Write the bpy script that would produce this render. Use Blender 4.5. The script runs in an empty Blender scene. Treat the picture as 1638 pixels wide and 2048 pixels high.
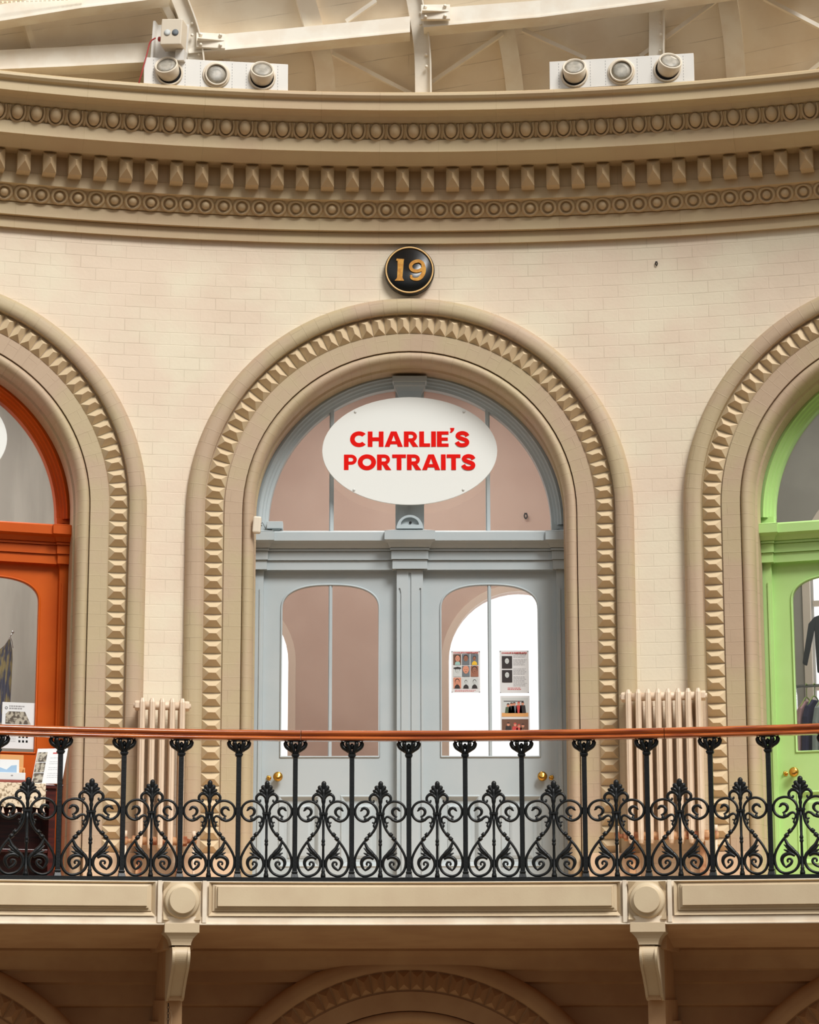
import bpy, bmesh, math, random
from mathutils import Vector, Matrix
PI = math.pi
sin, cos, tan, rad = math.sin, math.cos, math.tan, math.radians
random.seed(19)
scene = bpy.context.scene
COL = scene.collection

# ------------------------------------------------------------------ camera, light, exposure
cam_d = bpy.data.cameras.new('camera')
cam = bpy.data.objects.new('camera', cam_d); COL.objects.link(cam)
cam_d.sensor_fit = 'HORIZONTAL'; cam_d.sensor_width = 36.0
cam_d.lens = 4864.65 / 1638 * 36.0
cam_d.clip_start = 0.5; cam_d.clip_end = 200
cam.matrix_world = (Matrix.Translation((0.0062, -21.288, 0.0)) @ Matrix.Rotation(0.0004, 4, 'Z')
                    @ Matrix.Rotation(PI/2 + 0.1966, 4, 'X') @ Matrix.Rotation(-0.0013, 4, 'Z'))
scene.camera = cam

world = bpy.data.worlds.new('hall_light'); scene.world = world; world.use_nodes = True
wn = world.node_tree; wn.nodes.clear()
w_out = wn.nodes.new('ShaderNodeOutputWorld'); w_bg = wn.nodes.new('ShaderNodeBackground')
w_tc = wn.nodes.new('ShaderNodeTexCoord'); w_sep = wn.nodes.new('ShaderNodeSeparateXYZ')
w_mr = wn.nodes.new('ShaderNodeMapRange'); w_rp = wn.nodes.new('ShaderNodeValToRGB')
wn.links.new(w_tc.outputs['Generated'], w_sep.inputs[0]); wn.links.new(w_sep.outputs['Z'], w_mr.inputs[0])
w_mr.inputs[1].default_value = -1; w_mr.inputs[2].default_value = 1
wn.links.new(w_mr.outputs[0], w_rp.inputs[0]); wn.links.new(w_rp.outputs[0], w_bg.inputs[0]); wn.links.new(w_bg.outputs[0], w_out.inputs[0])
cr = w_rp.color_ramp
cr.elements[0].position = 0.0; cr.elements[0].color = (0.52, 0.40, 0.27, 1)
cr.elements[1].position = 1.0; cr.elements[1].color = (1.0, 1.0, 1.0, 1)
for p, c in ((0.22, (0.27, 0.205, 0.14, 1)), (0.42, (0.085, 0.065, 0.045, 1)), (0.51, (0.20, 0.185, 0.17, 1)), (0.64, (0.74, 0.74, 0.73, 1)), (0.78, (1.0, 1.0, 1.0, 1))):
    e = cr.elements.new(p); e.color = c
w_bg.inputs['Strength'].default_value = 0.78

sun_d = bpy.data.lights.new('skylight_daylight', 'SUN'); sun_d.energy = 3.5; sun_d.angle = rad(22); sun_d.color = (1.0, 0.99, 0.965)
sun = bpy.data.objects.new('skylight_daylight', sun_d); COL.objects.link(sun)
sun.rotation_euler = Vector((0.58, -1.0, 1.20)).to_track_quat('Z', 'Y').to_euler()
sun.location = (8, -14, 18)

vs = scene.view_settings
scene.display_settings.display_device = 'sRGB'
vs.view_transform = 'Standard'; vs.look = 'None'; vs.gamma = 1.0; vs.use_curve_mapping = False; vs.exposure = -0.06

# ------------------------------------------------------------------ place constants (metres)
R = 12.673            # radius of the curved upper wall; its centre line touches the origin
RB = 10.473           # radius of the balcony railing
ZS = 4.217            # springing of the arches
FL = 0.80             # balcony floor
AL, AR = -0.3417, 0.3492   # angles of the bays left and right of the middle one

def cyl(th, radius, z): return Vector((radius*sin(th), radius*cos(th) - R, z))
def B(u, r, z): return cyl(u/R, R - r, z)
def BR(u, d, z): return cyl(u/RB, RB - d, z)
def bay_matrix(a): return Matrix.Translation((R*sin(a), R*cos(a) - R, 0)) @ Matrix.Rotation(-a, 4, 'Z')

def s2l(c):
    return tuple(((x/255)/12.92 if x/255 <= 0.04045 else ((x/255 + 0.055)/1.055)**2.4) for x in c)

# ------------------------------------------------------------------ materials
def mat(name, rgb, rough=0.6, metal=0.0, rgb2=None, nscale=3.0, bump=0.0, bscale=40.0, joints=None, emit=0.0, coat=0.0, spec=0.5, streak=None, contrast=(0.4, 0.6)):
    m = bpy.data.materials.new(name); m.use_nodes = True
    nt = m.node_tree; N = nt.nodes; L = nt.links
    b = N['Principled BSDF']
    b.inputs['Roughness'].default_value = rough; b.inputs['Metallic'].default_value = metal
    b.inputs['Specular IOR Level'].default_value = spec
    if coat: b.inputs['Coat Weight'].default_value = coat; b.inputs['Coat Roughness'].default_value = 0.15
    c1 = (*s2l(rgb), 1); c2 = (*s2l(rgb2), 1) if rgb2 else c1
    tc = N.new('ShaderNodeTexCoord')
    col = None
    if rgb2:
        no = N.new('ShaderNodeTexNoise'); no.inputs['Scale'].default_value = nscale; no.inputs['Detail'].default_value = 4
        if streak:
            mp = N.new('ShaderNodeMapping'); mp.inputs['Scale'].default_value = streak
            L.new(tc.outputs['Object'], mp.inputs[0]); L.new(mp.outputs[0], no.inputs['Vector'])
        else: L.new(tc.outputs['Object'], no.inputs['Vector'])
        rp = N.new('ShaderNodeValToRGB'); rp.color_ramp.elements[0].position = contrast[0]; rp.color_ramp.elements[1].position = contrast[1]
        rp.color_ramp.elements[0].color = c1; rp.color_ramp.elements[1].color = c2
        L.new(no.outputs['Fac'], rp.inputs[0]); col = rp.outputs[0]
    bumps = []
    if joints:   # joints = (width, row height, mortar size, darkness)
        bw, rh, ms, dk = joints
        br = N.new('ShaderNodeTexBrick'); br.inputs['Scale'].default_value = 1.0
        br.inputs['Brick Width'].default_value = bw; br.inputs['Row Height'].default_value = rh
        br.inputs['Mortar Size'].default_value = ms; br.inputs['Mortar Smooth'].default_value = 0.4
        br.inputs['Color1'].default_value = (1, 1, 1, 1); br.inputs['Color2'].default_value = (0.965, 0.955, 0.945, 1)
        br.inputs['Mortar'].default_value = (1-dk, 1-dk*1.1, 1-dk*1.2, 1)
        wv = N.new('ShaderNodeTexNoise'); wv.inputs['Scale'].default_value = 5; L.new(tc.outputs['UV'], wv.inputs['Vector'])
        mx0 = N.new('ShaderNodeMixRGB'); mx0.blend_type = 'ADD'; mx0.inputs[0].default_value = 0.008
        L.new(tc.outputs['UV'], mx0.inputs[1]); L.new(wv.outputs['Color'], mx0.inputs[2]); L.new(mx0.outputs[0], br.inputs['Vector'])
        # joints fade in and out under many coats of paint
        fn = N.new('ShaderNodeTexNoise'); fn.inputs['Scale'].default_value = 2.2; L.new(tc.outputs['UV'], fn.inputs['Vector'])
        fr = N.new('ShaderNodeMapRange'); fr.inputs[1].default_value = 0.42; fr.inputs[2].default_value = 0.66; L.new(fn.outputs['Fac'], fr.inputs[0])
        mx = N.new('ShaderNodeMixRGB'); mx.blend_type = 'MULTIPLY'; L.new(fr.outputs[0], mx.inputs[0])
        if col: L.new(col, mx.inputs[1])
        else: mx.inputs[1].default_value = c1
        L.new(br.outputs['Color'], mx.inputs[2]); col = mx.outputs[0]
        inv = N.new('ShaderNodeMath'); inv.operation = 'SUBTRACT'; inv.inputs[0].default_value = 1; L.new(br.outputs['Fac'], inv.inputs[1])
        bumps.append((inv.outputs[0], 0.35, 0.006))
    if bump:
        bn = N.new('ShaderNodeTexNoise'); bn.inputs['Scale'].default_value = bscale; bn.inputs['Detail'].default_value = 3
        L.new(tc.outputs['Object'], bn.inputs['Vector']); bumps.append((bn.outputs['Fac'], bump, 0.01))
    prev = None
    for sock, st, di in bumps:
        bp = N.new('ShaderNodeBump'); bp.inputs['Strength'].default_value = st; bp.inputs['Distance'].default_value = di
        L.new(sock, bp.inputs['Height'])
        if prev: L.new(prev, bp.inputs['Normal'])
        prev = bp.outputs[0]
    if prev: L.new(prev, b.inputs['Normal'])
    if col: L.new(col, b.inputs['Base Color'])
    else: b.inputs['Base Color'].default_value = c1
    if emit:
        b.inputs['Emission Color'].default_value = c1; b.inputs['Emission Strength'].default_value = emit
    return m

def glass_mat(name, tint, refl=0.12):
    m = bpy.data.materials.new(name); m.use_nodes = True
    nt = m.node_tree; N = nt.nodes; L = nt.links; N.clear()
    o = N.new('ShaderNodeOutputMaterial'); t = N.new('ShaderNodeBsdfTransparent'); g = N.new('ShaderNodeBsdfGlossy'); x = N.new('ShaderNodeMixShader')
    t.inputs[0].default_value = (*tint, 1); g.inputs[0].default_value = (1, 1, 1, 1); g.inputs['Roughness'].default_value = 0.03
    x.inputs[0].default_value = refl; L.new(t.outputs[0], x.inputs[1]); L.new(g.outputs[0], x.inputs[2]); L.new(x.outputs[0], o.inputs[0])
    return m

def emit_mat(name, rgb, strength, rgb2=None, nscale=2.0):
    m = bpy.data.materials.new(name); m.use_nodes = True
    nt = m.node_tree; N = nt.nodes; L = nt.links; N.clear()
    o = N.new('ShaderNodeOutputMaterial'); e = N.new('ShaderNodeEmission'); e.inputs[1].default_value = strength
    e.inputs[0].default_value = (*s2l(rgb), 1)
    L.new(e.outputs[0], o.inputs[0])
    return m

M = dict(
    brick=mat('painted_brick', (230, 217, 191), 0.62, rgb2=(228, 208, 184), nscale=1.6, joints=(0.27, 0.1125, 0.005, 0.15), bump=0.12, bscale=30),
    stone=mat('painted_stone', (186, 167, 132), 0.6, rgb2=(186, 161, 134), nscale=1.7, joints=(0.42, 0.1125, 0.004, 0.14), bump=0.12, bscale=30, contrast=(0.42, 0.58)),
    cornice=mat('painted_cornice', (198, 176, 137), 0.55, rgb2=(193, 167, 131), nscale=1.2, joints=(0.55, 20.0, 0.004, 0.16), bump=0.10, bscale=35),
    stud=mat('painted_studs', (211, 191, 155), 0.6, rgb2=(207, 184, 149), nscale=6, bump=0.06, bscale=60),
    plinth=mat('painted_plinth', (214, 184, 152), 0.6, rgb2=(208, 178, 146), nscale=4, bump=0.08, bscale=40),
    fascia=mat('cream_fascia', (206, 186, 153), 0.5, rgb2=(200, 178, 146), nscale=2.5, bump=0.05, bscale=60),
    rim=mat('pale_fascia_rim', (232, 218, 196), 0.5, rgb2=(222, 204, 180), nscale=4),
    under=mat('shade_tinted_underside', (198, 158, 114), 0.7, rgb2=(190, 148, 106), nscale=3, bump=0.1, bscale=40),  # cream paint, browned here to carry the shade below the balcony
    grey=mat('grey_door_paint', (180, 187, 188), 0.5, rgb2=(174, 183, 185), nscale=2, bump=0.03, bscale=30),
    orange=mat('orange_door_paint', (196, 86, 8), 0.45, spec=0.25, rgb2=(188, 78, 6), nscale=2, bump=0.03, bscale=30),
    green=mat('green_door_paint', (180, 216, 138), 0.5, spec=0.3, rgb2=(175, 211, 132), nscale=2, bump=0.03, bscale=30),
    iron=mat('black_iron_paint', (13, 16, 17), 0.42, rgb2=(9, 12, 13), nscale=20, bump=0.15, bscale=60, spec=0.4),
    wood=mat('varnished_mahogany', (196, 100, 34), 0.2, rgb2=(128, 50, 12), nscale=3.0, streak=(0.6, 6, 22), coat=0.6, contrast=(0.35, 0.7)),
    brass=mat('brass', (212, 160, 72), 0.22, 1.0),
    rad=mat('cream_radiator_paint', (226, 204, 178), 0.45, rgb2=(220, 196, 170), nscale=6),
    rust=mat('rusty_paint', (196, 150, 108), 0.7, rgb2=(132, 70, 38), nscale=9, contrast=(0.42, 0.62)),
    signw=mat('white_sign_board', (234, 235, 229), 0.45, spec=0.3),
    red=mat('red_vinyl', (226, 14, 3), 0.6, spec=0.12),
    black=mat('black_gloss_paint', (17, 18, 18), 0.25, spec=0.5),
    gold=mat('gold_paint', (216, 158, 62), 0.45, rgb2=(196, 132, 44), nscale=30),
    goldrim=mat('pale_gold_paint', (232, 190, 126), 0.45),
    screw=mat('white_screw', (206, 206, 200), 0.3),
    roofb=mat('cream_roof_boards', (245, 233, 212), 0.6, rgb2=(236, 220, 196), nscale=2.0, joints=(40.0, 0.19, 0.0035, 0.42), bump=0.06),
    iron_c=mat('cream_ironwork', (248, 240, 224), 0.5, rgb2=(242, 230, 211), nscale=5, bump=0.06, bscale=30),
    whitep=mat('white_plastic', (232, 228, 220), 0.4),
    ivory=mat('ivory_plastic', (228, 214, 192), 0.4),
    lens=mat('spot_lens', (150, 144, 132), 0.45, rgb2=(176, 168, 154), nscale=20),
    dark=mat('dark_gap', (24, 20, 17), 0.8),
    redc=mat('red_cable', (176, 60, 56), 0.5),
    pinkwall=mat('pink_plaster', (208, 186, 172), 0.8, rgb2=(200, 176, 162), nscale=1.2),
    greywall=mat('grey_plaster', (186, 181, 172), 0.8, rgb2=(170, 165, 156), nscale=1.6, streak=(3, 1, 0.4)),
    greybrick=mat('grey_painted_brick', (170, 166, 156), 0.8, rgb2=(160, 156, 146), nscale=2),
    glass=glass_mat('door_glass', (0.96, 0.96, 0.955), 0.045),
    skyglass=emit_mat('overcast_window', (250, 250, 250), 1.7),
    trimw=mat('window_trim', (226, 212, 196), 0.6),
    paper=mat('poster_paper', (214, 212, 210), 0.6),
    paperw=mat('white_paper', (222, 223, 222), 0.6),
    ink=mat('grey_ink', (150, 148, 148), 0.7),
    redink=mat('red_ink', (196, 66, 60), 0.7),
    bluegrey=mat('photo_blue_grey', (104, 110, 114), 0.7),
    skin=mat('photo_skin', (206, 138, 110), 0.7), skin2=mat('photo_tan_skin', (150, 98, 76), 0.7),
    palegrey=mat('photo_pale_grey', (196, 198, 194), 0.7), hair=mat('photo_dark', (46, 38, 36), 0.7),
    teal=mat('photo_teal', (150, 186, 176), 0.7), yellow=mat('photo_yellow', (224, 178, 44), 0.7),
    navy=mat('navy_cloth', (52, 50, 88), 0.85), pinkc=mat('pink_cloth', (206, 158, 164), 0.85),
    ltgrey=mat('pale_grey_cloth', (178, 186, 188), 0.85), charcoal=mat('charcoal_cloth', (62, 66, 74), 0.85),
    limeh=mat('lime_plastic', (170, 196, 96), 0.5), steel=mat('steel_tube', (196, 198, 198), 0.25, 1.0),
    mahog=mat('dark_mahogany', (74, 22, 14), 0.3, rgb2=(48, 12, 8), nscale=4, streak=(1, 4, 8), coat=0.3),
    lace=mat('crochet_cotton', (226, 208, 180), 0.9, rgb2=(150, 128, 100), nscale=46, contrast=(0.5, 0.62)),
    tassel=mat('cotton_tassel', (226, 200, 180), 0.9),
    card=mat('cardboard', (216, 160, 100), 0.8), redtray=mat('red_tray', (150, 74, 60), 0.5),
    bluepic=mat('photo_blue', (150, 180, 206), 0.6), stonepic=mat('photo_stones', (176, 168, 150), 0.7, rgb2=(84, 74, 62), nscale=26, contrast=(0.45, 0.55)),
    dressm=mat('patterned_silk', (52, 54, 74), 0.5, rgb2=(136, 122, 72), nscale=7, streak=(5, 5, 0.8), contrast=(0.46, 0.58)),
    bulb=emit_mat('warm_bulb', (255, 226, 150), 3.0),
    cable=mat('pale_cable', (196, 160, 120), 0.6),
    brownpic=mat('photo_brown', (110, 76, 58), 0.7), greenpic=mat('photo_green', (78, 92, 66), 0.7),
)

# ------------------------------------------------------------------ mesh helpers
class MB:
    def __init__(s): s.v = []; s.f = []; s.mi = []; s.uv = []; s.sm = []
    def add(s, vs, fs, mi=0, uvs=None, smooth=False):
        o = len(s.v); s.v += [Vector(p) for p in vs]
        for f in fs:
            s.f.append([i+o for i in f]); s.mi.append(mi); s.sm.append(smooth)
            s.uv.append([uvs[i] for i in f] if uvs else None)
        return s
    def box(s, x0, x1, y0, y1, z0, z1, mi=0, fn=None):
        p = [(x0,y0,z0),(x1,y0,z0),(x1,y1,z0),(x0,y1,z0),(x0,y0,z1),(x1,y0,z1),(x1,y1,z1),(x0,y1,z1)]
        if fn: p = [fn(*q) for q in p]
        return s.add(p, [(0,3,2,1),(4,5,6,7),(0,1,5,4),(1,2,6,5),(2,3,7,6),(3,0,4,7)], mi)
    def frustum(s, c, w0, d0, z0, w1, d1, z1, mi=0, y=0.0):
        # box tapering from (w0,d0) at z0 to (w1,d1) at z1; back face stays at y (d measured towards -y)
        p = [(c-w0/2,y-d0,z0),(c+w0/2,y-d0,z0),(c+w0/2,y,z0),(c-w0/2,y,z0),(c-w1/2,y-d1,z1),(c+w1/2,y-d1,z1),(c+w1/2,y,z1),(c-w1/2,y,z1)]
        return s.add(p, [(0,3,2,1),(4,5,6,7),(0,1,5,4),(1,2,6,5),(2,3,7,6),(3,0,4,7)], mi)
    def tube(s, pts, rr, n=8, mi=0, caps=True, flat=1.0, fdir=None):
        pts = [Vector(p) for p in pts]; k = len(pts)
        if not hasattr(rr, '__len__'): rr = [rr]*k
        T = [(pts[min(i+1,k-1)] - pts[max(i-1,0)]).normalized() for i in range(k)]
        up = Vector(fdir) if fdir else (Vector((0,1,0)) if abs(T[0].y) < 0.9 else Vector((0,0,1)))
        ring = []
        for i in range(k):
            a = (up - T[i]*up.dot(T[i])); a = a.normalized() if a.length > 1e-6 else Vector((1,0,0)); b = T[i].cross(a)
            if not fdir: up = a
            for j in range(n):
                t = 2*PI*j/n; ring.append(pts[i] + (a*cos(t)*flat + b*sin(t))*rr[i])
        fs = [(i*n+j, i*n+(j+1)%n, (i+1)*n+(j+1)%n, (i+1)*n+j) for i in range(k-1) for j in range(n)]
        s.add(ring, fs, mi, smooth=True)
        if caps:
            o = len(s.v) - len(ring)
            for e in (list(range(n))[::-1], [(k-1)*n+j for j in range(n)]):
                s.f.append([i+o for i in e]); s.mi.append(mi); s.sm.append(False); s.uv.append(None)
        return s
    def lathe(s, prof, c=(0,0,0), axis=(0,0,1), n=24, mi=0, smooth=True, closed=False):
        # prof: (radius, height along axis)
        ax = Vector(axis).normalized(); q = Vector((0,0,1)).rotation_difference(ax).to_matrix(); c = Vector(c)
        vs = [c + q @ Vector((r*cos(2*PI*j/n), r*sin(2*PI*j/n), h)) for r, h in prof for j in range(n)]
        k = len(prof); fs = [(i*n+j, i*n+(j+1)%n, (i+1)*n+(j+1)%n, (i+1)*n+j) for i in range(k-1) for j in range(n)]
        if closed: fs += [((k-1)*n+j, (k-1)*n+(j+1)%n, (j+1)%n, j) for j in range(n)]
        s.add(vs, fs, mi, smooth=smooth)
        if not closed:
            o = len(s.v) - len(vs)
            for e in (list(range(n))[::-1], [(k-1)*n+j for j in range(n)]):
                s.f.append([i+o for i in e]); s.mi.append(mi); s.sm.append(False); s.uv.append(None)
        return s
    def sphere(s, c, r, sc=(1,1,1), n=12, m=8, mi=0):
        c = Vector(c); vs = []; 
        for i in range(m+1):
            a = PI*i/m
            for j in range(n): vs.append(c + Vector((r*sc[0]*sin(a)*cos(2*PI*j/n), r*sc[1]*sin(a)*sin(2*PI*j/n), r*sc[2]*cos(a))))
        fs = [(i*n+j, (i+1)*n+j, (i+1)*n+(j+1)%n, i*n+(j+1)%n) for i in range(m) for j in range(n)]
        return s.add(vs, fs, mi, smooth=True)
    def grid(s, rows, uvs=None, mi=0, smooth=False, flip=False):
        # rows: list of equally long rows of points
        k, n = len(rows), len(rows[0]); vs = [p for r in rows for p in r]
        fs = [(i*n+j, i*n+j+1, (i+1)*n+j+1, (i+1)*n+j) for i in range(k-1) for j in range(n-1)]
        if flip: fs = [f[::-1] for f in fs]
        return s.add(vs, fs, mi, [q for r in uvs for q in r] if uvs else None, smooth)
    def plate(s, outer, holes, y0, y1, mi=0, fn=None):
        # flat plate in the x-z plane with holes, from y0 (front) to y1 (back)
        bm = bmesh.new(); es = []
        for lp in [outer] + holes:
            vs = [bm.verts.new((x, y0, z)) for x, z in lp]
            es += [bm.edges.new((vs[i], vs[(i+1) % len(vs)])) for i in range(len(vs))]
        bmesh.ops.triangle_fill(bm, edges=es, use_beauty=True)
        bm.normal_update()
        fs = list(bm.faces)
        ret = bmesh.ops.extrude_face_region(bm, geom=fs)
        for g in ret['geom']:
            if isinstance(g, bmesh.types.BMVert): g.co.y = y1
        bmesh.ops.recalc_face_normals(bm, faces=list(bm.faces))
        bm.verts.index_update()
        vs = [tuple(v.co) for v in bm.verts]
        if fn: vs = [fn(*q) for q in vs]
        s.add(vs, [[v.index for v in f.verts] for f in bm.faces], mi)
        bm.free(); return s
    def poly(s, pts, y0, y1, mi=0):
        # convex or simple polygon in x-z, extruded from y0 to y1
        n = len(pts); a = sum(pts[i][0]*pts[(i+1)%n][1] - pts[(i+1)%n][0]*pts[i][1] for i in range(n))
        if a < 0: pts = pts[::-1]
        vs = [(x, y0, z) for x, z in pts] + [(x, y1, z) for x, z in pts]
        return s.add(vs, [list(range(n)), list(range(n, 2*n))[::-1]] + [(i, i+n, (i+1)%n+n, (i+1)%n) for i in range(n)], mi)
    def xform(s, mtx):
        s.v = [mtx @ p for p in s.v]; return s
    def build(s, name, mats, parent=None, matrix=None, bevel=0.0, auto=False):
        me = bpy.data.meshes.new(name); me.from_pydata([tuple(p) for p in s.v], [], s.f)
        if not isinstance(mats, (list, tuple)): mats = [mats]
        for m in mats: me.materials.append(m)
        for p, mi, sm in zip(me.polygons, s.mi, s.sm): p.material_index = mi; p.use_smooth = sm
        if any(u for u in s.uv):
            ul = me.uv_layers.new(name='UVMap')
            for p, u in zip(me.polygons, s.uv):
                if u:
                    for li, q in zip(p.loop_indices, u): ul.data[li].uv = q
        me.update()
        return place(name, me, parent, matrix, bevel)

def place(name, me, parent=None, matrix=None, bevel=0.0):
    o = bpy.data.objects.new(name, me); COL.objects.link(o)
    if parent is not None: o.parent = parent
    if matrix is not None: o.matrix_basis = matrix
    if bevel:
        b = o.modifiers.new('bevel', 'BEVEL'); b.width = bevel; b.segments = 2; b.limit_method = 'ANGLE'; b.angle_limit = rad(35)
    return o

def tag(o, label=None, cat=None, group=None, kind=None):
    if label: o['label'] = label
    if cat: o['category'] = cat
    if group: o['group'] = group
    if kind: o['kind'] = kind
    return o

def empty(name, matrix=None, parent=None):
    o = bpy.data.objects.new(name, None); COL.objects.link(o); o.empty_display_size = 0.1
    if parent is not None: o.parent = parent
    if matrix is not None: o.matrix_basis = matrix
    return o

def crom(pts, n=6):
    # smooth curve through 2-D or 3-D points
    P = [Vector(p) for p in pts]; P = [P[0]*2 - P[1]] + P + [P[-1]*2 - P[-2]]; out = []
    for i in range(1, len(P)-2):
        for k in range(n):
            t = k/n; a, b, c, d = P[i-1], P[i], P[i+1], P[i+2]
            out.append(0.5*((2*b) + (c-a)*t + (2*a-5*b+4*c-d)*t*t + (3*b-a-3*c+d)*t**3))
    out.append(P[-2]); return out

# letters as unions of simple shapes, cap height 1
def arc_strip(cx, cz, ro, ri, a0, a1, n=20, sx=1.0):
    out = []
    for i in range(n):
        t0, t1 = rad(a0 + (a1-a0)*i/n), rad(a0 + (a1-a0)*(i+1)/n)
        out.append([(cx+ro*sx*cos(t0), cz+ro*sin(t0)), (cx+ro*sx*cos(t1), cz+ro*sin(t1)), (cx+ri*sx*cos(t1), cz+ri*sin(t1)), (cx+ri*sx*cos(t0), cz+ri*sin(t0))])
    return out
def rect(x0, z0, x1, z1): return [(x0,z0),(x1,z0),(x1,z1),(x0,z1)]
def stroke(pts, w, n=5):
    P = crom([(x, z, 0) for x, z in pts], n); out = []; L = []
    ww = w if hasattr(w, '__len__') else None
    for i in range(len(P)):
        t = (P[min(i+1,len(P)-1)] - P[max(i-1,0)]).normalized(); nx, nz = -t.y, t.x
        wi = (ww[min(i//n, len(ww)-1)]*(1-(i%n)/n) + ww[min(i//n+1, len(ww)-1)]*((i%n)/n)) if ww else w
        L.append(((P[i].x+nx*wi/2, P[i].y+nz*wi/2), (P[i].x-nx*wi/2, P[i].y-nz*wi/2)))
    for i in range(len(L)-1): out.append([L[i][0], L[i+1][0], L[i+1][1], L[i][1]])
    return out
def glyph(ch):
    t = 0.27
    if ch == 'H': return [rect(0,0,t,1), rect(.90-t,0,.90,1), rect(t-.01,.37,.91-t,.62)], .90
    if ch == 'I': return [rect(0,0,t,1)], t
    if ch == 'L': return [rect(0,0,t,1), rect(t-.01,0,.62,.22)], .62
    if ch == 'E': return [rect(0,0,t,1), rect(t-.01,0,.66,.21), rect(t-.01,.395,.62,.60), rect(t-.01,.79,.66,1)], .66
    if ch == 'T': return [rect(.265,0,.535,.79), rect(0,.78,.80,1)], .80
    if ch == 'A': return [[(0,0),(.285,0),(.60,1),(.355,1)], [(1.04,0),(.755,0),(.44,1),(.685,1)], [(.20,.17),(.84,.17),(.78,.37),(.26,.37)]], 1.04
    if ch == 'C': return arc_strip(.52,.5,.515,.245,42,318), .96
    if ch == 'O': return arc_strip(.53,.5,.515,.245,0,360,28,1.03), 1.06
    if ch in 'PR':
        out = [rect(0,0,t,1), rect(t-.01,.79,.43,1), rect(t-.01,.34,.43,.55)] + arc_strip(.42,.67,.33,.12,-90,90,12)
        if ch == 'R': out.append([(.30,.37),(.58,.37),(.82,0),(.51,0)])
        return out, (.82 if ch == 'R' else .75)
    if ch == 'S': return stroke([(.70,.70),(.60,.84),(.41,.895),(.22,.84),(.145,.72),(.22,.60),(.42,.51),(.62,.42),(.68,.28),(.60,.15),(.40,.10),(.20,.15),(.09,.31)], .245), .81
    if ch == '’': return [[(.03,1.22),(.28,1.22),(.24,1.05),(.12,.92),(0,.92),(.07,1.04)]], .28
    return [], .3
def text_polys(txt, height, width, cx, cz, gap=0.06):
    items = []; x = 0
    for ch in txt:
        g, w = glyph(ch)
        if ch == ' ': x += .32; continue
        items.append((x, g)); x += w + gap
        if ch == '’': x -= .02
    tot = x - gap; sx = width/tot; out = []
    for x0, g in items:
        for p in g: out.append([(cx - width/2 + (x0+a)*sx, cz + (b-.5)*height) for a, b in p])
    return out
def add_text(mb, txt, height, width, cx, cz, y0, y1, mi=0, gap=0.06):
    for k, p in enumerate(text_polys(txt, height, width, cx, cz, gap)): mb.poly(p, y0 - .00004*k, y1, mi)

# ------------------------------------------------------------------ THE SETTING: upper wall with three arched openings
def arch_fan(mb, a, u0, u1, zb, zt, ro, zs, r, steps=7, nphi=24, mi=0):
    """wall round one arched opening, in bent coordinates, between u0..u1 and zb..zt"""
    c = a*R
    inner, outer = [], []
    nz = 14
    for i in range(nz): z = zb + (zs-zb)*i/nz; inner.append((c+ro, z)); outer.append((u1, z))
    ang_r = math.atan2(zt-zs, u1-c); ang_l = math.atan2(zt-zs, u0-c)
    phs = sorted([PI*i/nphi for i in range(nphi+1)] + [ang_r, ang_l])
    for ph in phs:
        inner.append((c+ro*cos(ph), zs+ro*sin(ph)))
        if ph <= ang_r: outer.append((u1, min(zt, zs+(u1-c)*tan(ph))))
        elif ph >= ang_l: outer.append((u0, min(zt, zs+(u0-c)*tan(ph))))
        else: outer.append((c+(zt-zs)/tan(ph), zt))
    for i in range(nz-1, -1, -1): z = zb + (zs-zb)*i/nz; inner.append((c-ro, z)); outer.append((u0, z))
    rows, uvs = [], []
    for (iu, iz), (ou, oz) in zip(inner, outer):
        rr, uu = [], []
        for k in range(steps+1):
            t = k/steps; u = iu+(ou-iu)*t; z = iz+(oz-iz)*t
            rr.append(B(u, r, z)); uu.append((u, z))
        rows.append(rr); uvs.append(uu)
    mb.grid(rows, uvs, mi)
edges = [(-6.6, (AL*R)/2), ((AL*R)/2, (AR*R)/2), ((AR*R)/2, 6.7)]
mb = MB()
for a, (u0, u1) in zip((AL, 0, AR), edges): arch_fan(mb, a, u0, u1, FL, 6.9, 1.93, ZS, 0.0)
tag(mb.build('wall_back', M['brick']), kind='structure')

# lower wall under the balcony
RL = -0.05
def revolve(mb, prof, u0, u1, n, Rf=B, mi=0, uvs=True, smooth=False):
    ln = [0]
    for i in range(1, len(prof)): ln.append(ln[-1] + math.hypot(prof[i][0]-prof[i-1][0], prof[i][1]-prof[i-1][1]))
    rows, uu = [], []
    for r_, z in prof: rows.append([Rf(u0+(u1-u0)*j/n, r_, z) for j in range(n+1)])
    for l in ln: uu.append([(u0+(u1-u0)*j/n, l) for j in range(n+1)])
    mb.grid(rows, uu, mi, smooth=smooth)
mb = MB()
ZL = -1.612
for a, (u0, u1) in zip((AL, 0, AR), edges): arch_fan(mb, a, u0, u1, -2.2, -0.05, 1.93, ZL, 0.12)
tag(mb.build('wall_lower', M['under']), kind='structure')
mb = MB()
revolve(mb, [(0.10, -0.09), (0.20, -0.075), (0.22, -0.06), (0.22, 0.10), (0.25, 0.115), (0.30, 0.12), (0.30, 0.21), (0.34, 0.225), (0.36, 0.25), (0.42, 0.33), (0.48, 0.375), (0.48, 0.42)], -6.6, 6.7, 72)
tag(mb.build('trim_6', M['under']), kind='structure')

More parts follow.
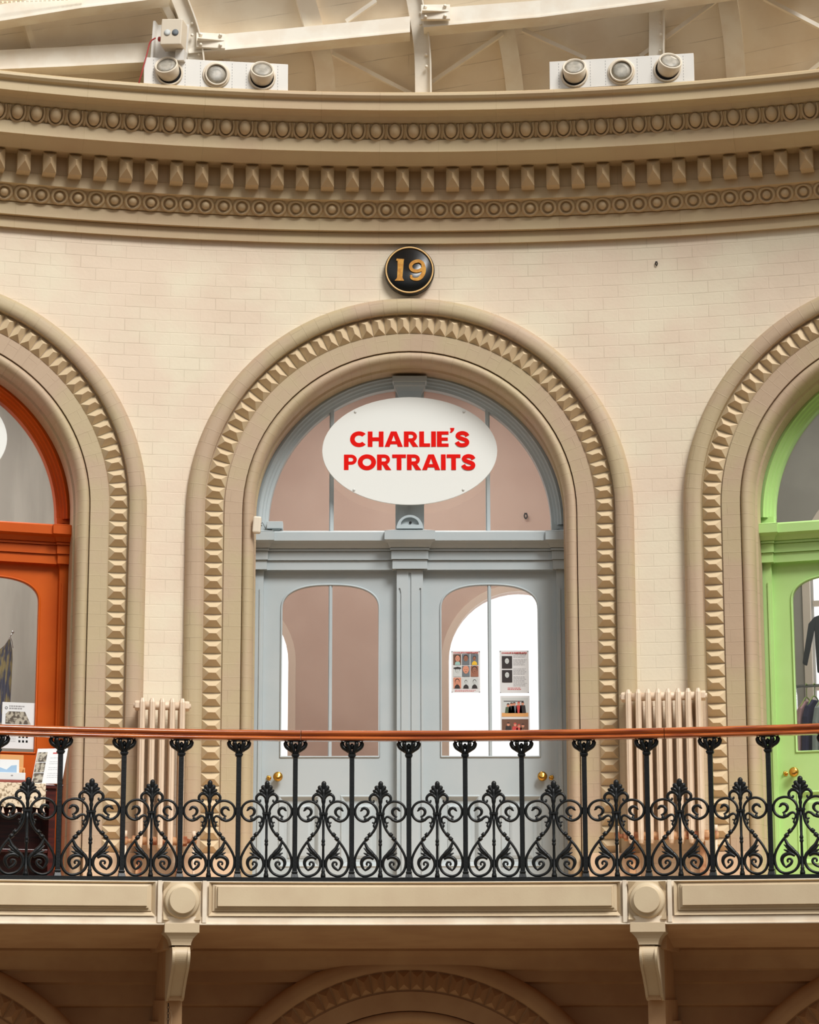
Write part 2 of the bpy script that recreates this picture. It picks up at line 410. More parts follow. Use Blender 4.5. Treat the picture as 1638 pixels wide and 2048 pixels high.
# ------------------------------------------------------------------ arch surrounds with their studs
def ring_pts(rho, z0, zs, a0, a1, narc=44, njamb=10, left=True, right=True):
    pts = []
    if right:
        for i in range(njamb): pts.append((rho, z0+(zs-z0)*i/njamb))
    for i in range(narc+1):
        ph = rad(a0+(a1-a0)*i/narc); pts.append((rho*cos(ph), zs+rho*sin(ph)))
    if left:
        for i in range(njamb-1, -1, -1): pts.append((-rho, z0+(zs-z0)*i/njamb))
    return pts
RING = [(1.995,-.02),(1.992,.035),(1.978,.07),(1.955,.092),(1.925,.098),(1.900,.100),(1.836,.100),(1.832,.035),(1.655,.035),(1.652,.055),(1.495,.055),(1.492,.006),(1.489,.028),
        (1.480,.048),(1.464,.061),(1.442,.065),(1.420,.056),(1.400,.036),(1.386,.004),(1.382,-.05),(1.378,-.10),(1.382,-.13),(1.362,-.135),(1.355,-.36)]
stud_mb = MB()
hw, hh, pd = 0.080, 0.0525, 0.062
stud_mb.add([(-hw,0,-hh),(hw,0,-hh),(hw,0,hh),(-hw,0,hh),(-.030,-pd,0),(.030,-pd,0)], [(0,1,5,4),(1,2,5),(2,3,4,5),(3,0,4)])
stud_proto = stud_mb.build('dogtooth_stud', M['stud']); stud_me = stud_proto.data
bpy.data.objects.remove(stud_proto)
def arch_surround(name, a, z0, zs, dr, sides, phis, m, mstud, jz0=None, a01=(0, 180), plinth=True):
    left, right = sides; mb = MB(); c = a*R
    rows, uvs = [], []
    base = ring_pts(1.0, z0, zs, *a01, left=left, right=right)
    plen = 0; prev = None; lens = []
    for p in ring_pts(1.7, z0, zs, *a01, left=left, right=right):
        if prev: plen += math.hypot(p[0]-prev[0], p[1]-prev[1])
        prev = p; lens.append(plen)
    pl = 0
    for i, (rho, r_) in enumerate(RING):
        if i: pl += math.hypot(rho-RING[i-1][0], r_-RING[i-1][1])
        pts = ring_pts(rho, z0, zs, *a01, left=left, right=right)
        rows.append([B(c+s, r_+dr, z) for s, z in pts]); uvs.append([(pl+0.07, l) for l in lens])
    mb.grid(rows, uvs, flip=True)
    k0 = next(i for i, q in enumerate(RING) if q == (1.489,.028)); nc = len(rows[0])-1
    for i in range(len(mb.sm)):
        if k0 <= i//nc < k0+10 or i//nc < 6: mb.sm[i] = True
    o = mb.build(name, m)
    tag(o, kind='structure')
    # studs
    def put(s, z, phi):
        th = (c+s)/R
        mt = Matrix.Translation(B(c+s, 0.038+dr, z)) @ Matrix.Rotation(-th, 4, 'Z') @ Matrix.Rotation(-phi, 4, 'Y')
        place('dogtooth_stud', stud_me, o, mt)
    if jz0 is not None:
        for sgn, on in ((1, right), (-1, left)):
            if on:
                n = 26; pitch = (zs-jz0)/n
                for k in range(n): put(sgn*1.743, jz0+pitch*(k+.5), 0)
    n = 48
    for k in range(n):
        ph = PI*(k+.5)/n
        if phis[0] <= ph <= phis[1]: put(1.743*cos(ph), zs+1.743*sin(ph), ph)
    stud_me.materials.clear() if False else None
    if plinth:
        pb = MB()
        for sgn, on in ((1, right), (-1, left)):
            if on:
                def f(x, y, z): return B(c+x, -y, z)
                x0, x1 = sorted((sgn*1.50, sgn*2.0)); pb.box(x0, x1, -.118, .05, z0, 1.205, 0, f)
                x0, x1 = sorted((sgn*1.365, sgn*1.50)); pb.box(x0, x1, -.06, .36, z0, 0.98, 0, f)
        pb.build('plinth', M['plinth'], o, bevel=0.004)
    return o
arch_surround('trim_2', 0.0, FL, ZS, 0, (True, True), (0, 4), M['stone'], M['stud'], jz0=1.21)
arch_surround('trim_3', AL, FL, ZS, 0, (False, True), (0, rad(92)), M['stone'], M['stud'], jz0=1.21, a01=(0, 130))
arch_surround('trim_4', AR, FL, ZS, 0, (True, False), (rad(88), 4), M['stone'], M['stud'], jz0=1.21, a01=(50, 180))
for nm, a, ph in (('trim_7', 0.0, (rad(35), rad(145))), ('trim_8', AL, (rad(30), rad(100))), ('trim_9', AR, (rad(80), rad(150)))):
    o = arch_surround(nm, a, -2.2, ZL, 0.27, (True, True), ph, M['under'], M['under'], plinth=False)
    for ch in o.children:
        ch.material_slots[0].link = 'OBJECT'; ch.material_slots[0].material = M['under']
for k, a in enumerate((AL, 0, AR)):
    mb = MB(); mb.plate([(1.40*cos(t*PI/24), ZL+1.40*sin(t*PI/24)) for t in range(25)] + [(-1.40,-2.2),(1.40,-2.2)], [], .32, .38)
    mb.xform(bay_matrix(a)); tag(mb.build(f'wall_infill_{("left","middle","right")[k]}', M['under']), kind='structure')

# ------------------------------------------------------------------ cornice with beads, dentils and eggs
C0, C1 = -4.9, 4.95
cor = [(0.0,6.725),(0.05,6.72),(0.05,6.822),(0.042,6.826),(0.10,6.826),(0.10,6.938),(0.088,6.945),(0.115,6.948),(0.128,6.975),(0.15,7.02),(0.172,7.062),(0.20,7.070),(0.235,7.072),(0.235,7.172),
       (0.225,7.180),(0.225,7.346),(0.40,7.346),(0.405,7.336),(0.418,7.338),(0.44,7.352),(0.49,7.378),(0.53,7.40),(0.548,7.412),(0.565,7.414),(0.565,7.525),(0.550,7.530),(0.555,7.545),(0.575,7.58),(0.60,7.625),(0.612,7.655),
       (0.64,7.662),(0.65,7.675),(0.68,7.700),(0.72,7.716),(0.775,7.722),(0.785,7.724),(0.785,7.803),(0.79,7.812),(0.815,7.822),(0.832,7.845),(0.828,7.868),(0.808,7.884),(0.78,7.890),(0.30,7.895),(-0.30,7.90),(-0.30,7.3)]
mb = MB(); revolve(mb, cor, C0, C1, 110, mi=0)
cornice = tag(mb.build('trim_1', M['cornice']), kind='structure')
def on_cyl(u, r_, z): return Matrix.Translation(B(u, r_, z)) @ Matrix.Rotation(-u/R, 4, 'Z')
# dentils
mb = MB(); w = .058
mb.add([(-w,.12,-.098),(w,.12,-.098),(w,.12,.098),(-w,.12,.098),(-w,0,-.092),(w,0,-.092),(w,0,.098),(-w,0,.098),(0.0,-.078,-.022),(0.0,-.078,.016)],
       [(0,1,5,4),(1,2,6,5),(2,3,7,6),(3,0,4,7),(4,5,8),(5,6,9,8),(6,7,9),(7,4,8,9)])
d0 = mb.build('dentil', M['cornice'], cornice); d_me = d0.data; bpy.data.objects.remove(d0)
for k in range(-17, 17): place('dentil', d_me, cornice, on_cyl(0.169+0.2320*k, 0.345, 7.246))
# beads: a ball set in a raised ring, leaning with the band
mb = MB(); mb.sphere((0,-.004,0), .038, n=14, m=8)
ringp = [(.084,-.02), (.082,.002), (.072,.016), (.062,.022), (.055,.018), (.053,-.02)]
mb.lathe(ringp, (0,0,0), (0,-1,0), 22, closed=True)
b0 = mb.build('bead', M['cornice'], cornice); b_me = b0.data; bpy.data.objects.remove(b0)
for k in range(-25, 24): place('bead', b_me, cornice, on_cyl(0.282+0.1655*k, 0.150, 7.010) @ Matrix.Rotation(rad(28), 4, 'X'))
# egg and dart
mb = MB(); mb.sphere((0,-.012,.008), .05, (1.0,.95,1.28), n=16, m=12)
shell = [(-.062,0,.066),(-.070,-.004,.02),(-.060,-.006,-.032),(-.034,-.004,-.064),(0,-.002,-.076),(.034,-.004,-.064),(.060,-.006,-.032),(.070,-.004,.02),(.062,0,.066)]
mb.tube(crom(shell, 4), .0115, 8)
mb.add([(.088-.013,0,.066),(.088+.013,0,.066),(.088,-.028,.066),(.088-.016,0,-.05),(.088+.016,0,-.05),(.088,-.02,-.045),(.088,0,-.07)], [(0,3,5,2),(2,5,4,1),(0,2,1),(3,6,5),(5,6,4)])
e0 = mb.build('egg_and_dart', M['cornice'], cornice); e_me = e0.data; bpy.data.objects.remove(e0)
for k in range(-23, 23): place('egg_and_dart', e_me, cornice, on_cyl(0.04+0.1757*k, 0.592, 7.594) @ Matrix.Rotation(rad(26), 4, 'X'))

# ------------------------------------------------------------------ balcony: floor, soffit, fascia
FR = -0.04
mb = MB(); revolve(mb, [(-2.55, FL), (-0.0, FL), (0.02, FL+.005)], -5.4, 5.4, 60, Rf=BR)
tag(mb.build('floor', M['plinth']), kind='structure')
mb = MB(); revolve(mb, [(0.10, 0.535), (0.02, 0.53), (-0.02, 0.505), (-.98, 0.385), (-1.0, 0.382), (-1.0, 0.40), (-1.0, .72), (-2.35, .73)], -5.4, 5.4, 72, Rf=BR)
tag(mb.build('ceiling_balcony', M['under']), kind='structure')
BK = [(-0.1692), 0.17588]
fasc = MB()
revolve(fasc, [(0.10, 0.535), (0.125, 0.540), (0.125, 0.548), (0.105, 0.552), (0.105, 0.600), (0.085, 0.604), (0.085, 0.865), (0.03, 0.875), (-.10, 0.878)], -5.4, 5.4, 72, Rf=BR)
fascia = tag(fasc.build('trim_5', M['rim']), kind='structure')
def fascia_panel(t0, t1):
    u0, u1 = t0*RB, t1*RB; n = max(2, int((u1-u0)/.25)); mb = MB()
    def bx(i, o, z0, z1, y0, y1, mi):     # one bent slab
        a0, a1 = u0+i, u1-i; rows = []
        for d, z in ((y1, z0), (y0, z0), (y0, z1), (y1, z1)): rows.append([BR(a0+(a1-a0)*k/n, -d, z) for k in range(n+1)])
        mb.grid(rows, mi=mi)
        for uu in (a0, a1): mb.add([BR(uu, -y1, z0), BR(uu, -y0, z0), BR(uu, -y0, z1), BR(uu, -y1, z1)], [(0,1,2,3)], mi)
    # bevelled trough then stepped raised field
    loops = [(0.0, 0.606, 0.862, .118), (0.028, 0.640, 0.848, .088), (0.030, 0.642, 0.846, .100), (0.050, 0.662, 0.836, .104), (0.052, 0.664, 0.834, .122), (0.066, 0.678, 0.828, .124), (0.068, 0.680, 0.826, .150)]
    prev = None
    for ins, z0, z1, d in loops:
        bot = [BR(u0+ins+(u1-u0-2*ins)*k/n, d, z0) for k in range(n+1)]; top = [BR(u0+ins+(u1-u0-2*ins)*k/n, d, z1) for k in range(n+1)]
        if prev:
            pb_, pt_ = prev
            mb.grid([pb_, bot]); mb.grid([top, pt_])
            mb.add([pb_[0], bot[0], top[0], pt_[0]], [(0,3,2,1)]); mb.add([pb_[-1], bot[-1], top[-1], pt_[-1]], [(0,1,2,3)])
        prev = (bot, top)
    mb.grid([prev[0], prev[1]])
    mb.build('fascia_panel', M['fascia'], fascia)
fascia_panel(-0.45, BK[0]-0.0197); fascia_panel(BK[0]+0.0197, BK[1]-0.0197); fascia_panel(BK[1]+0.0197, 0.46)
for t in (BK[0]-0.0165, BK[0]+0.0165, BK[1]-0.0165, BK[1]+0.0165):
    mb = MB(); u = t*RB; mb.box(u-.017, u+.017, -.125, -.04, .552, .872, 0, lambda x, y, z: BR(x, -y, z)); mb.build('fascia_stile', M['rim'], fascia, bevel=.004)

def bracket(t, label):
    e = empty('balcony_bracket', Matrix.Translation(cyl(t, RB, 0.45)) @ Matrix.Rotation(-t, 4, 'Z'))
    tag(e, label, 'bracket', 'brackets carrying the balcony')
    o = 0.45
    mb = MB()   # block with four bevelled corners round the disc
    mb.box(-.143, .143, -.100, .06, .575-o, .862-o)
    for sx in (-1, 1):
        for z, sz in ((.575-o, 1), (.862-o, -1)):
            mb.add([(sx*.143,-.10,z),(sx*.143,-.155,z),(sx*.085,-.10,z),(sx*.143,-.10,z+sz*.07)], [(0,1,2),(0,3,1),(1,3,2)])
    mb.build('block', M['fascia'], e)
    mb = MB(); mb.lathe([(.137,0),(.137,.022),(.128,.044),(.114,.052),(.108,.054),(.104,.058),(.102,.084),(.098,.089),(.0,.090)], (0,-.10,.722-o), (0,-1,0), 48, smooth=False)
    mb.build('rosette', M['fascia'], e)
    mb = MB(); mb.box(-.133, .133, -.155, .25, .478-o, .552-o)
    mb.build('abacus', M['fascia'], e, bevel=.003)
    mb = MB(); prof = [(.128,.478,.15),(.106,.455,.128),(.088,.432,.112),(.078,.408,.102),(.074,.392,.098),(.074,.386,.098)]
    rows = [[(-w_,-d+.30 if 0 else .25,z-o),(-w_,-d,z-o),(w_,-d,z-o),(w_,.25,z-o)] for w_, z, d in prof]
    mb.grid(rows); mb.add(rows[-1], [(0,1,2,3)]); mb.build('neck', M['fascia'], e)
    # console scroll: side outline (y outward depth, z) swept across its width
    side = crom([(-.085,.372,0),(-.125,.345,0),(-.135,.30,0),(-.10,.245,0),(-.02,.20,0),(.12,.14,0),(.28,.06,0),(.40,-.01,0),(.52,-.035,0),(.60,-.02,0)], 4)
    mb = MB()
    for x0, x1, ins in ((-.068,-.048,0), (-.048,.048,.014), (.048,.068,0)):
        fr = [(p.x + ins, p.y + (ins*.6)) for p in side]
        for i in range(len(fr)-1):
            (ya, za), (yb, zb) = fr[i], fr[i+1]
            mb.add([(x0,ya,za-o),(x1,ya,za-o),(x1,yb,zb-o),(x0,yb,zb-o)], [(0,1,2,3)], smooth=True)
    for x in (-.068, -.048, .048, .068):
        pts = [(x, p.x, p.y-o) for p in side] + [(x, .60, .37-o)]
        mb.add(pts, [list(range(len(pts)))])
    mb.build('console', M['fascia'], e)
    mb = MB(); mb.box(-.068, .068, .60, 2.05, -2.4-o, -.03-o); mb.box(-.10, .10, 1.35, 2.06, -2.4-o, -.2-o)
    mb.build('pilaster', M['under'], e)
    mb = MB(); mb.box(-.115, .115, .22, 1.72, .36-o, .52-o); mb.box(-.05, .05, .40, 2.05, -.03-o, .40-o); mb.build('beam', M['under'], e)
bracket(BK[0], 'stone balcony bracket with round disc, a chain hanging below it, left one')
bracket(BK[1], 'stone balcony bracket with round disc below the radiator beside the green door')

# chain and cable under the left bracket
mb = MB()
for k in range(16):
    z = -.06 - k*.022; w_ = .007
    pts = [(cos(t*PI/5)*w_*(1 if k % 2 else .35), sin(t*PI/5)*w_*(0.35 if k % 2 else 1)*0.5, z + sin(t*PI/5)*.013) for t in range(11)]
    mb.tube(pts, .0022, 5)
ch = mb.build('hanging_chain', M['dark'], None, Matrix.Translation(cyl(-0.1735, RB+.50, 0)) @ Matrix.Rotation(.17, 4, 'Z'))
tag(ch, 'thin dark chain hanging under the left balcony bracket', 'chain')
mb = MB(); mb.tube(crom([(0,0,-.10),(.01,0,-.16),(.006,0,-.24),(.012,0,-.45)], 4), .005, 6)
tag(mb.build('hanging_cable', M['cable'], None, Matrix.Translation(cyl(-0.1715, RB+.54, 0))), 'short pale cable hanging beside the chain', 'cable')
mb = MB()
for k, (u0, u1) in enumerate(((-3.9, -2.28), (-1.95, 2.02), (2.32, 4.4))):
    pts = [B(u0+(u1-u0)*j/40, .315, .222+.004*sin(j*.9)+.004*sin(j*.37)) for j in range(41)]
    mb.tube(pts, .0048, 6)
tag(mb.build('wall_cable', M['cable']), 'long pale cable clipped along the shade-tinted moulding under the balcony', 'cable')

# ------------------------------------------------------------------ railing
railing = empty('balcony_railing', Matrix.Translation(cyl(0, RB, .87)))
tag(railing, 'black scrolled iron balcony railing with a polished wooden handrail', 'railing')
inv = railing.matrix_basis.inverted()
prof = [(-.052,1.985),(-.056,1.972),(-.045,1.966),(.045,1.966),(.056,1.972),(.060,1.982),(.055,1.991),(.044,1.997),(.040,2.003),(.050,2.008),(.060,2.016),(.062,2.028),(.054,2.039),(.036,2.046),(0,2.049),(-.036,2.046),(-.054,2.039),(-.062,2.028),(-.058,2.008),(-.044,1.999),(-.052,1.985)]
segs = [(-0.50, -0.0822), (-0.0817, 0.1902), (0.1907, 0.50)]
for t0, t1 in segs:
    mb = MB(); n = int((t1-t0)*RB/.08)
    mb.grid([[BR(RB*(t0+(t1-t0)*k/n), d, z) for k in range(n+1)] for d, z in prof], smooth=False)
    o = mb.build('handrail', M['wood'], railing, inv)
    for e_ in o.data.polygons: e_.use_smooth = True
mb = MB(); revolve(mb, [(-.035,.868),(.035,.868),(.040,.874),(.040,.900),(.030,.906),(-.030,.906),(-.035,.900),(-.035,.868)], -5.2, 5.2, 90, Rf=BR)
mb.build('base_rail', M['iron'], railing, inv)
POSTS = [-0.3500, -0.30602, -0.25984, -0.2131, -0.17071, -0.12792, -0.08574, -0.04345, -0.00093, 0.04122, 0.0835, 0.13016, 0.17664, 0.22361, 0.26623, 0.31100, 0.354]
mb = MB(); h = .0185
mb.box(-h, h, -h, h, .93, 1.845); mb.frustum(0, .062, .062, .900, .042, .042, .945, y=.031)
mb.box(-.024, .024, -.024, .024, .94, .952); mb.box(-.026,.026,-.026,.026,1.838,1.848)
p0 = mb.build('post', M['iron'], railing, bevel=.003); p_me = p0.data; bpy.data.objects.remove(p0)
mb = MB(); mb.box(-.030,.030,-.030,.030,1.848,1.860); mb.frustum(0,.034,.034,1.86,.030,.030,1.875,y=.017)
for k in (0, 1, 3, 4, 5, 7):
    a = k*PI/4; ex = .078 if k % 4 == 0 else .050
    P = crom([(.010*cos(a), .010*sin(a)*.7, 1.865), (.026*cos(a), .026*sin(a)*.7, 1.888), ((ex-.012)*cos(a), (ex-.012)*sin(a)*.7, 1.915), (ex*cos(a), ex*sin(a)*.7, 1.940), ((ex-.006)*cos(a), (ex-.006)*sin(a)*.7, 1.962)], 4)
    mb.tube(P, [.015]*4+[.0175]*5+[.017]*5+[.013]*(len(P)-14), 8)
mb.sphere((0,0,1.925), .016, (1,1,1.5)); mb.box(-.062,.062,-.04,.04,1.958,1.968)
c0 = mb.build('capital', M['iron'], railing); cap_me = c0.data; bpy.data.objects.remove(c0)
for t in POSTS:
    mt = inv @ Matrix.Translation(cyl(t, RB, 0)) @ Matrix.Rotation(-t, 4, 'Z')
    p = place('post', p_me, railing, mt, .003); place('capital', cap_me, p)

def S(X, Y): return ((X-368)/1626.0, 0.0, .905 + (1950-Y)/1626.0*.985)   # tracing of the casting, metres
def curve(mb, pts, rs, n=5, sides=8, flat=1.0):
    P = crom([S(*p) for p in pts], n); k = len(P)-1
    rr = []
    for i in range(len(P)):
        t = i/k*(len(rs)-1); j = min(int(t), len(rs)-2); rr.append(rs[j]*(1-(t-j)) + rs[j+1]*(t-j))
    for sx in (1, -1):
        mb.tube([(sx*p.x, p.y, p.z) for p in P], rr, sides, flat=flat, fdir=(0,1,0))
sc = MB()
# outer drop-shaped loop
curve(sc, [(404,1128),(402,1180),(408,1250),(428,1312),(462,1372),(512,1425),(562,1485),(612,1552),(655,1625),(683,1695),(690,1765),(678,1835),(645,1893),(595,1926),(535,1930),(470,1905),(425,1860),(402,1800),(404,1740),(428,1690),(465,1655)],
      [.0105,.0105,.0105,.0100,.0100,.0100,.0100,.0105,.0105,.0105,.0105,.0115,.0135,.0150])
# acanthus leaf from the stem into the loop
curve(sc, [(452,1668),(490,1625),(528,1580),(552,1530),(566,1490)], [.0150,.0170,.0140,.0110,.0090])
curve(sc, [(470,1672),(515,1635),(548,1600),(578,1572)], [.0110,.0120,.0085,.0030])
curve(sc, [(480,1690),(520,1662),(555,1648),(580,1636)], [.0110,.0100,.0080,.0030])
# inner scroll
curve(sc, [(450,1715),(495,1690),(545,1692),(590,1722),(604,1770),(588,1822),(562,1858)], [.0110,.0140,.0150,.0150,.0130,.0100,.0060])
curve(sc, [(566,1862),(530,1840),(500,1812),(488,1782),(500,1757),(528,1755),(540,1778),(528,1796)], [.0070,.0110,.0110,.0095,.0085,.0080,.0070])
# upper ring
curve(sc, [(404,1130),(412,1080),(444,1028),(495,990),(555,977),(622,996),(668,1040),(688,1100),(676,1165),(636,1212),(580,1232),(528,1214),(492,1185),(458,1174),(432,1192),(428,1228),(448,1254),(472,1246)],
      [.0095,.0100,.0100,.0100,.0100,.0100,.0105,.0105,.0110,.0115,.0105,.0090,.0080,.0075,.0060])
curve(sc, [(560,1212),(560,1188),(576,1172)], [.0120,.0085,.0065])
curve(sc, [(582,1176),(546,1160),(524,1130),(524,1096),(546,1070),(580,1064),(604,1084)], [.0050,.0090,.0115,.0120,.0120,.0115,.0090])
curve(sc, [(604,1058),(600,1082),(622,1104)], [.0045,.0110,.0040])
curve(sc, [(500,1190),(520,1232)], [.0060,.0030])
curve(sc, [(436,1250),(452,1290),(436,1320)], [.0040,.0085,.0060])
# bands on the slanting bars
for sx in (1, -1):
    for X, Y in ((500,1405),(540,1458)):
        x, _, z = S(X, Y); sc.tube([(sx*(x-.010), 0, z+.010), (sx*(x+.010), 0, z-.010)], .0165, 8)
# central stem, collar, foot
stem = [(.020,.902),(.019,.925),(.013,.945),(.0155,.955),(.012,.962),(.0105,1.05),(.0095,1.145),(.014,1.155),(.0145,1.165),(.0105,1.172),(.0145,1.180),(.014,1.190),(.010,1.205),(.0105,1.34),(.0115,1.385)]
sc.lathe(stem, n=12); sc.tube([(-.030,0,1.398),(.030,0,1.398)], .0125, 8); sc.box(-.034,.034,-.013,.013,1.391,1.405)
s0 = sc.build('scroll_panel', M['iron'], railing); s_me = s0.data; bpy.data.objects.remove(s0)
fi = MB()
fi.lathe([(.010,1.398),(.0105,1.43),(.014,1.452),(.011,1.47),(.0165,1.49),(.0175,1.505),(.012,1.53),(.013,1.56),(.010,1.60)], n=12)
curve(fi, [(368,1005),(372,965),(392,920),(430,892),(472,894),(498,925),(498,962),(476,988),(452,980),(450,958)], [.012,.0125,.012,.0115,.0115,.011,.0105,.010,.0085,.0065])
for tip, r_ in (((372,716), .0190), ((414,772), .0185), ((438,824), .0180), ((455,868), .0160)):
    x, _, z = S(*tip)
    bx, _, bz = S(372, 900 if tip[0] > 400 else 870)
    for sx in ((1, -1) if tip[0] > 400 else (1,)):
        P = crom([(sx*.004, 0, bz), (sx*x*.45, 0, bz+(z-bz)*.35), (sx*x*.95, 0, bz+(z-bz)*.75), (sx*x, 0, z)], 4)
        rr = [.007, .008, .009, .0105, r_*.85, r_*.92, r_, r_*1.02, r_*1.02, r_, r_*.9, r_*.7, r_*.35]
        fi.tube(P, rr[:len(P)], 8, flat=.8, fdir=(0,1,0))
f0 = fi.build('finial', M['iron'], railing); f_me = f0.data; bpy.data.objects.remove(f0)
for t0, t1 in zip(POSTS[:-1], POSTS[1:]):
    t = (t0+t1)/2; w_ = (t1-t0)*RB
    mt = inv @ Matrix.Translation(cyl(t, RB, 0)) @ Matrix.Rotation(-t, 4, 'Z') @ Matrix.Diagonal((w_/.4437, 1, 1, 1))
    p = place('scroll_panel', s_me, railing, mt); place('finial', f_me, p)

# ------------------------------------------------------------------ doors
def glass_outline(cx, hwid, z0, zsh, ztop, inset=0.0, n=28):
    pts = [(cx+hwid-inset, z0+inset), (cx+hwid-inset, zsh)]
    out = [(cx-hwid+inset, z0+inset), (cx+hwid-inset, z0+inset)]
    for i in range(n+1):
        t = PI*i/n; c_, s_ = cos(t), sin(t); e = 2/2.5
        out.append((cx + (hwid-inset)*math.copysign(abs(c_)**e, c_), zsh + (ztop-inset-zsh)*abs(s_)**e))
    return out
def sweep_loop(mb, loop, y, r_, mi=0, n=6):
    P = [(x, y, z) for x, z in loop] + [(loop[0][0], y, loop[0][1]), (loop[1][0], y, loop[1][1])]
    mb.tube(P, r_, n, mi, caps=False, fdir=(0,1,0))
def make_door(name, a, m, halves):
    d = empty(name, bay_matrix(a)); tag(d, kind='structure')
    # curved frame of the fanlight
    mb = MB(); prf = [(1.46,.30),(1.40,.295),(1.372,.285),(1.362,.30),(1.345,.305),(1.335,.325),(1.318,.33),(1.31,.345),(1.285,.35),(1.283,.44),(1.46,.46)]
    rows = []
    for rho, y in prf: rows.append([(rho*cos(PI*k/60), y+.02, ZS-.03+rho*sin(PI*k/60)) for k in range(61)])
    mb.grid(rows, smooth=False, flip=True)
    for s_ in (-1, 1): mb.box(*(sorted((s_*1.285, s_*1.42))), .345, .46, 4.04, ZS-.02)
    mb.build('fanlight_frame', m, d)
    mb = MB(); mb.plate([(1.30*cos(PI*k/40), ZS-.03+1.30*sin(PI*k/40)) for k in range(41)] + [(-1.3, 4.06), (1.3, 4.06)], [], .425, .431)
    mb.build('fanlight_pane', M['glass'], d)
    for s_ in (-1, 1):
        zt = ZS-.03+math.sqrt(1.29**2-.712**2); mb = MB(); mb.box(s_*.712-.020, s_*.712+.020, .385, .45, 4.07, zt); mb.box(s_*.712-.011, s_*.712+.011, .372, .39, 4.07, zt)
        mb.build('glazing_bar', m, d)
    # centre post of the fanlight with its capital
    mb = MB(); mb.box(-.130, .130, .375, .46, 4.10, 5.46); mb.box(-.098, .098, .325, .40, 4.10, 5.30); mb.box(-.006, .006, .320, .33, 4.10, 5.30)
    for zz in (5.25, 5.325): mb.box(-.115, .115, .305, .42, zz, zz+.022)
    cap_p = [(.100,.315,5.35),(.104,.300,5.38),(.116,.275,5.42),(.134,.235,5.455),(.144,.22,5.465),(.144,.22,5.490),(.156,.20,5.495),(.158,.20,5.545)]
    for (w0, y0, z0), (w1, y1, z1) in zip(cap_p[:-1], cap_p[1:]): mb.add([(-w0,y0,z0),(w0,y0,z0),(w1,y1,z1),(-w1,y1,z1),(-w0,.45,z0),(w0,.45,z0),(w1,.45,z1),(-w1,.45,z1)], [(0,1,2,3),(1,5,6,2),(4,0,3,7),(3,2,6,7)])
    mb.build('fanlight_post', m, d)
    # half-round boss at the foot of the post
    mb = MB(); arc = [(.120*cos(PI*k/20), 4.135+.125*sin(PI*k/20)) for k in range(21)]; arci = [(.082*cos(PI*k/16), 4.170+.068*sin(PI*k/16)) for k in range(17)]
    mb.plate(arc, [arci], .235, .33); mb.plate(arc, [], .27, .33); b_ = mb.build('boss', m, d, bevel=.003)
    mb = MB(); mb.sphere((.006,.262,4.195), .012, (1,.5,1), mi=0); mb.build('boss_hole', M['dark'], b_)
    # transom cornice
    tp = [(.345,3.775),(.298,3.778),(.298,3.862),(.306,3.866),(.280,3.867),(.280,3.944),(.290,3.948),(.262,3.950),(.262,3.968),(.268,3.974),(.250,3.976),(.240,3.988),(.215,4.02),(.178,4.042),(.170,4.048),(.170,4.124),(.178,4.130),(.26,4.134),(.45,4.138)]
    tpz = [(y, z*(1-(.35-y)/21.6)) for y, z in tp]
    mb = MB(); mb.grid([[(x, y, z) for x in (-1.36, 1.36)] for y, z in tpz], flip=True); mb.build('transom_cornice', m, d)
    def broken(x0, x1, pr):      # the mouldings break forward over each pilaster
        mb = MB(); n = len(tpz)
        for i in range(n-1):
            (ya, za), (yb, zb) = tpz[i], tpz[i+1]
            ea, eb = (.35-ya)*.55*(1 if i else 0), (.35-yb)*.55
            A = [(x0-ea, ya-pr, za), (x1+ea, ya-pr, za), (x1+eb, yb-pr, zb), (x0-eb, yb-pr, zb)]
            Bk = [(x0-ea, .36, za), (x1+ea, .36, za), (x1+eb, .36, zb), (x0-eb, .36, zb)]
            mb.add(A+Bk, [(0,1,2,3),(1,5,6,2),(4,0,3,7)])
        t0, t1 = x0-.10, x1+.10; mb.add([(x0-.099,.17-pr,4.094),(x1+.099,.17-pr,4.094),(x1+.099,.36,4.10),(x0-.099,.36,4.10)], [(0,1,2,3)])
        return mb
    broken(-.128, .128, .055).build('centre_capital', m, d)
    broken(-1.50, -1.315, .035).build('side_capital', m, d); broken(1.315, 1.50, .035).build('side_capital', m, d)
    # pilasters
    mb = MB(); mb.box(-.118, .118, .300, .46, FL, 3.78)
    mb.plate([(-.118, FL), (.118, FL), (.118, 3.70), (.118, 3.77), (-.118, 3.77), (-.118, 3.70)], [[(-.100, .95), (-.078, .95), (-.078, 3.56), (-.088, 3.60), (-.100, 3.60)], [(-.012,.95),(.012,.95),(.012,3.74),(-.012,3.74)], [(.078, .95), (.100, .95), (.100, 3.60), (.088, 3.60), (.078, 3.56)]], .288, .302)
    mb.build('pilaster', m, d)
    for s_ in (-1, 1):
        mb = MB(); x0, x1 = sorted((s_*1.318, s_*1.42)); mb.box(x0, x1, .315, .46, FL, 3.78); x0, x1 = sorted((s_*1.335, s_*1.352)); mb.box(x0, x1, .303, .32, .95, 3.60)
        mb.build('jamb', m, d)
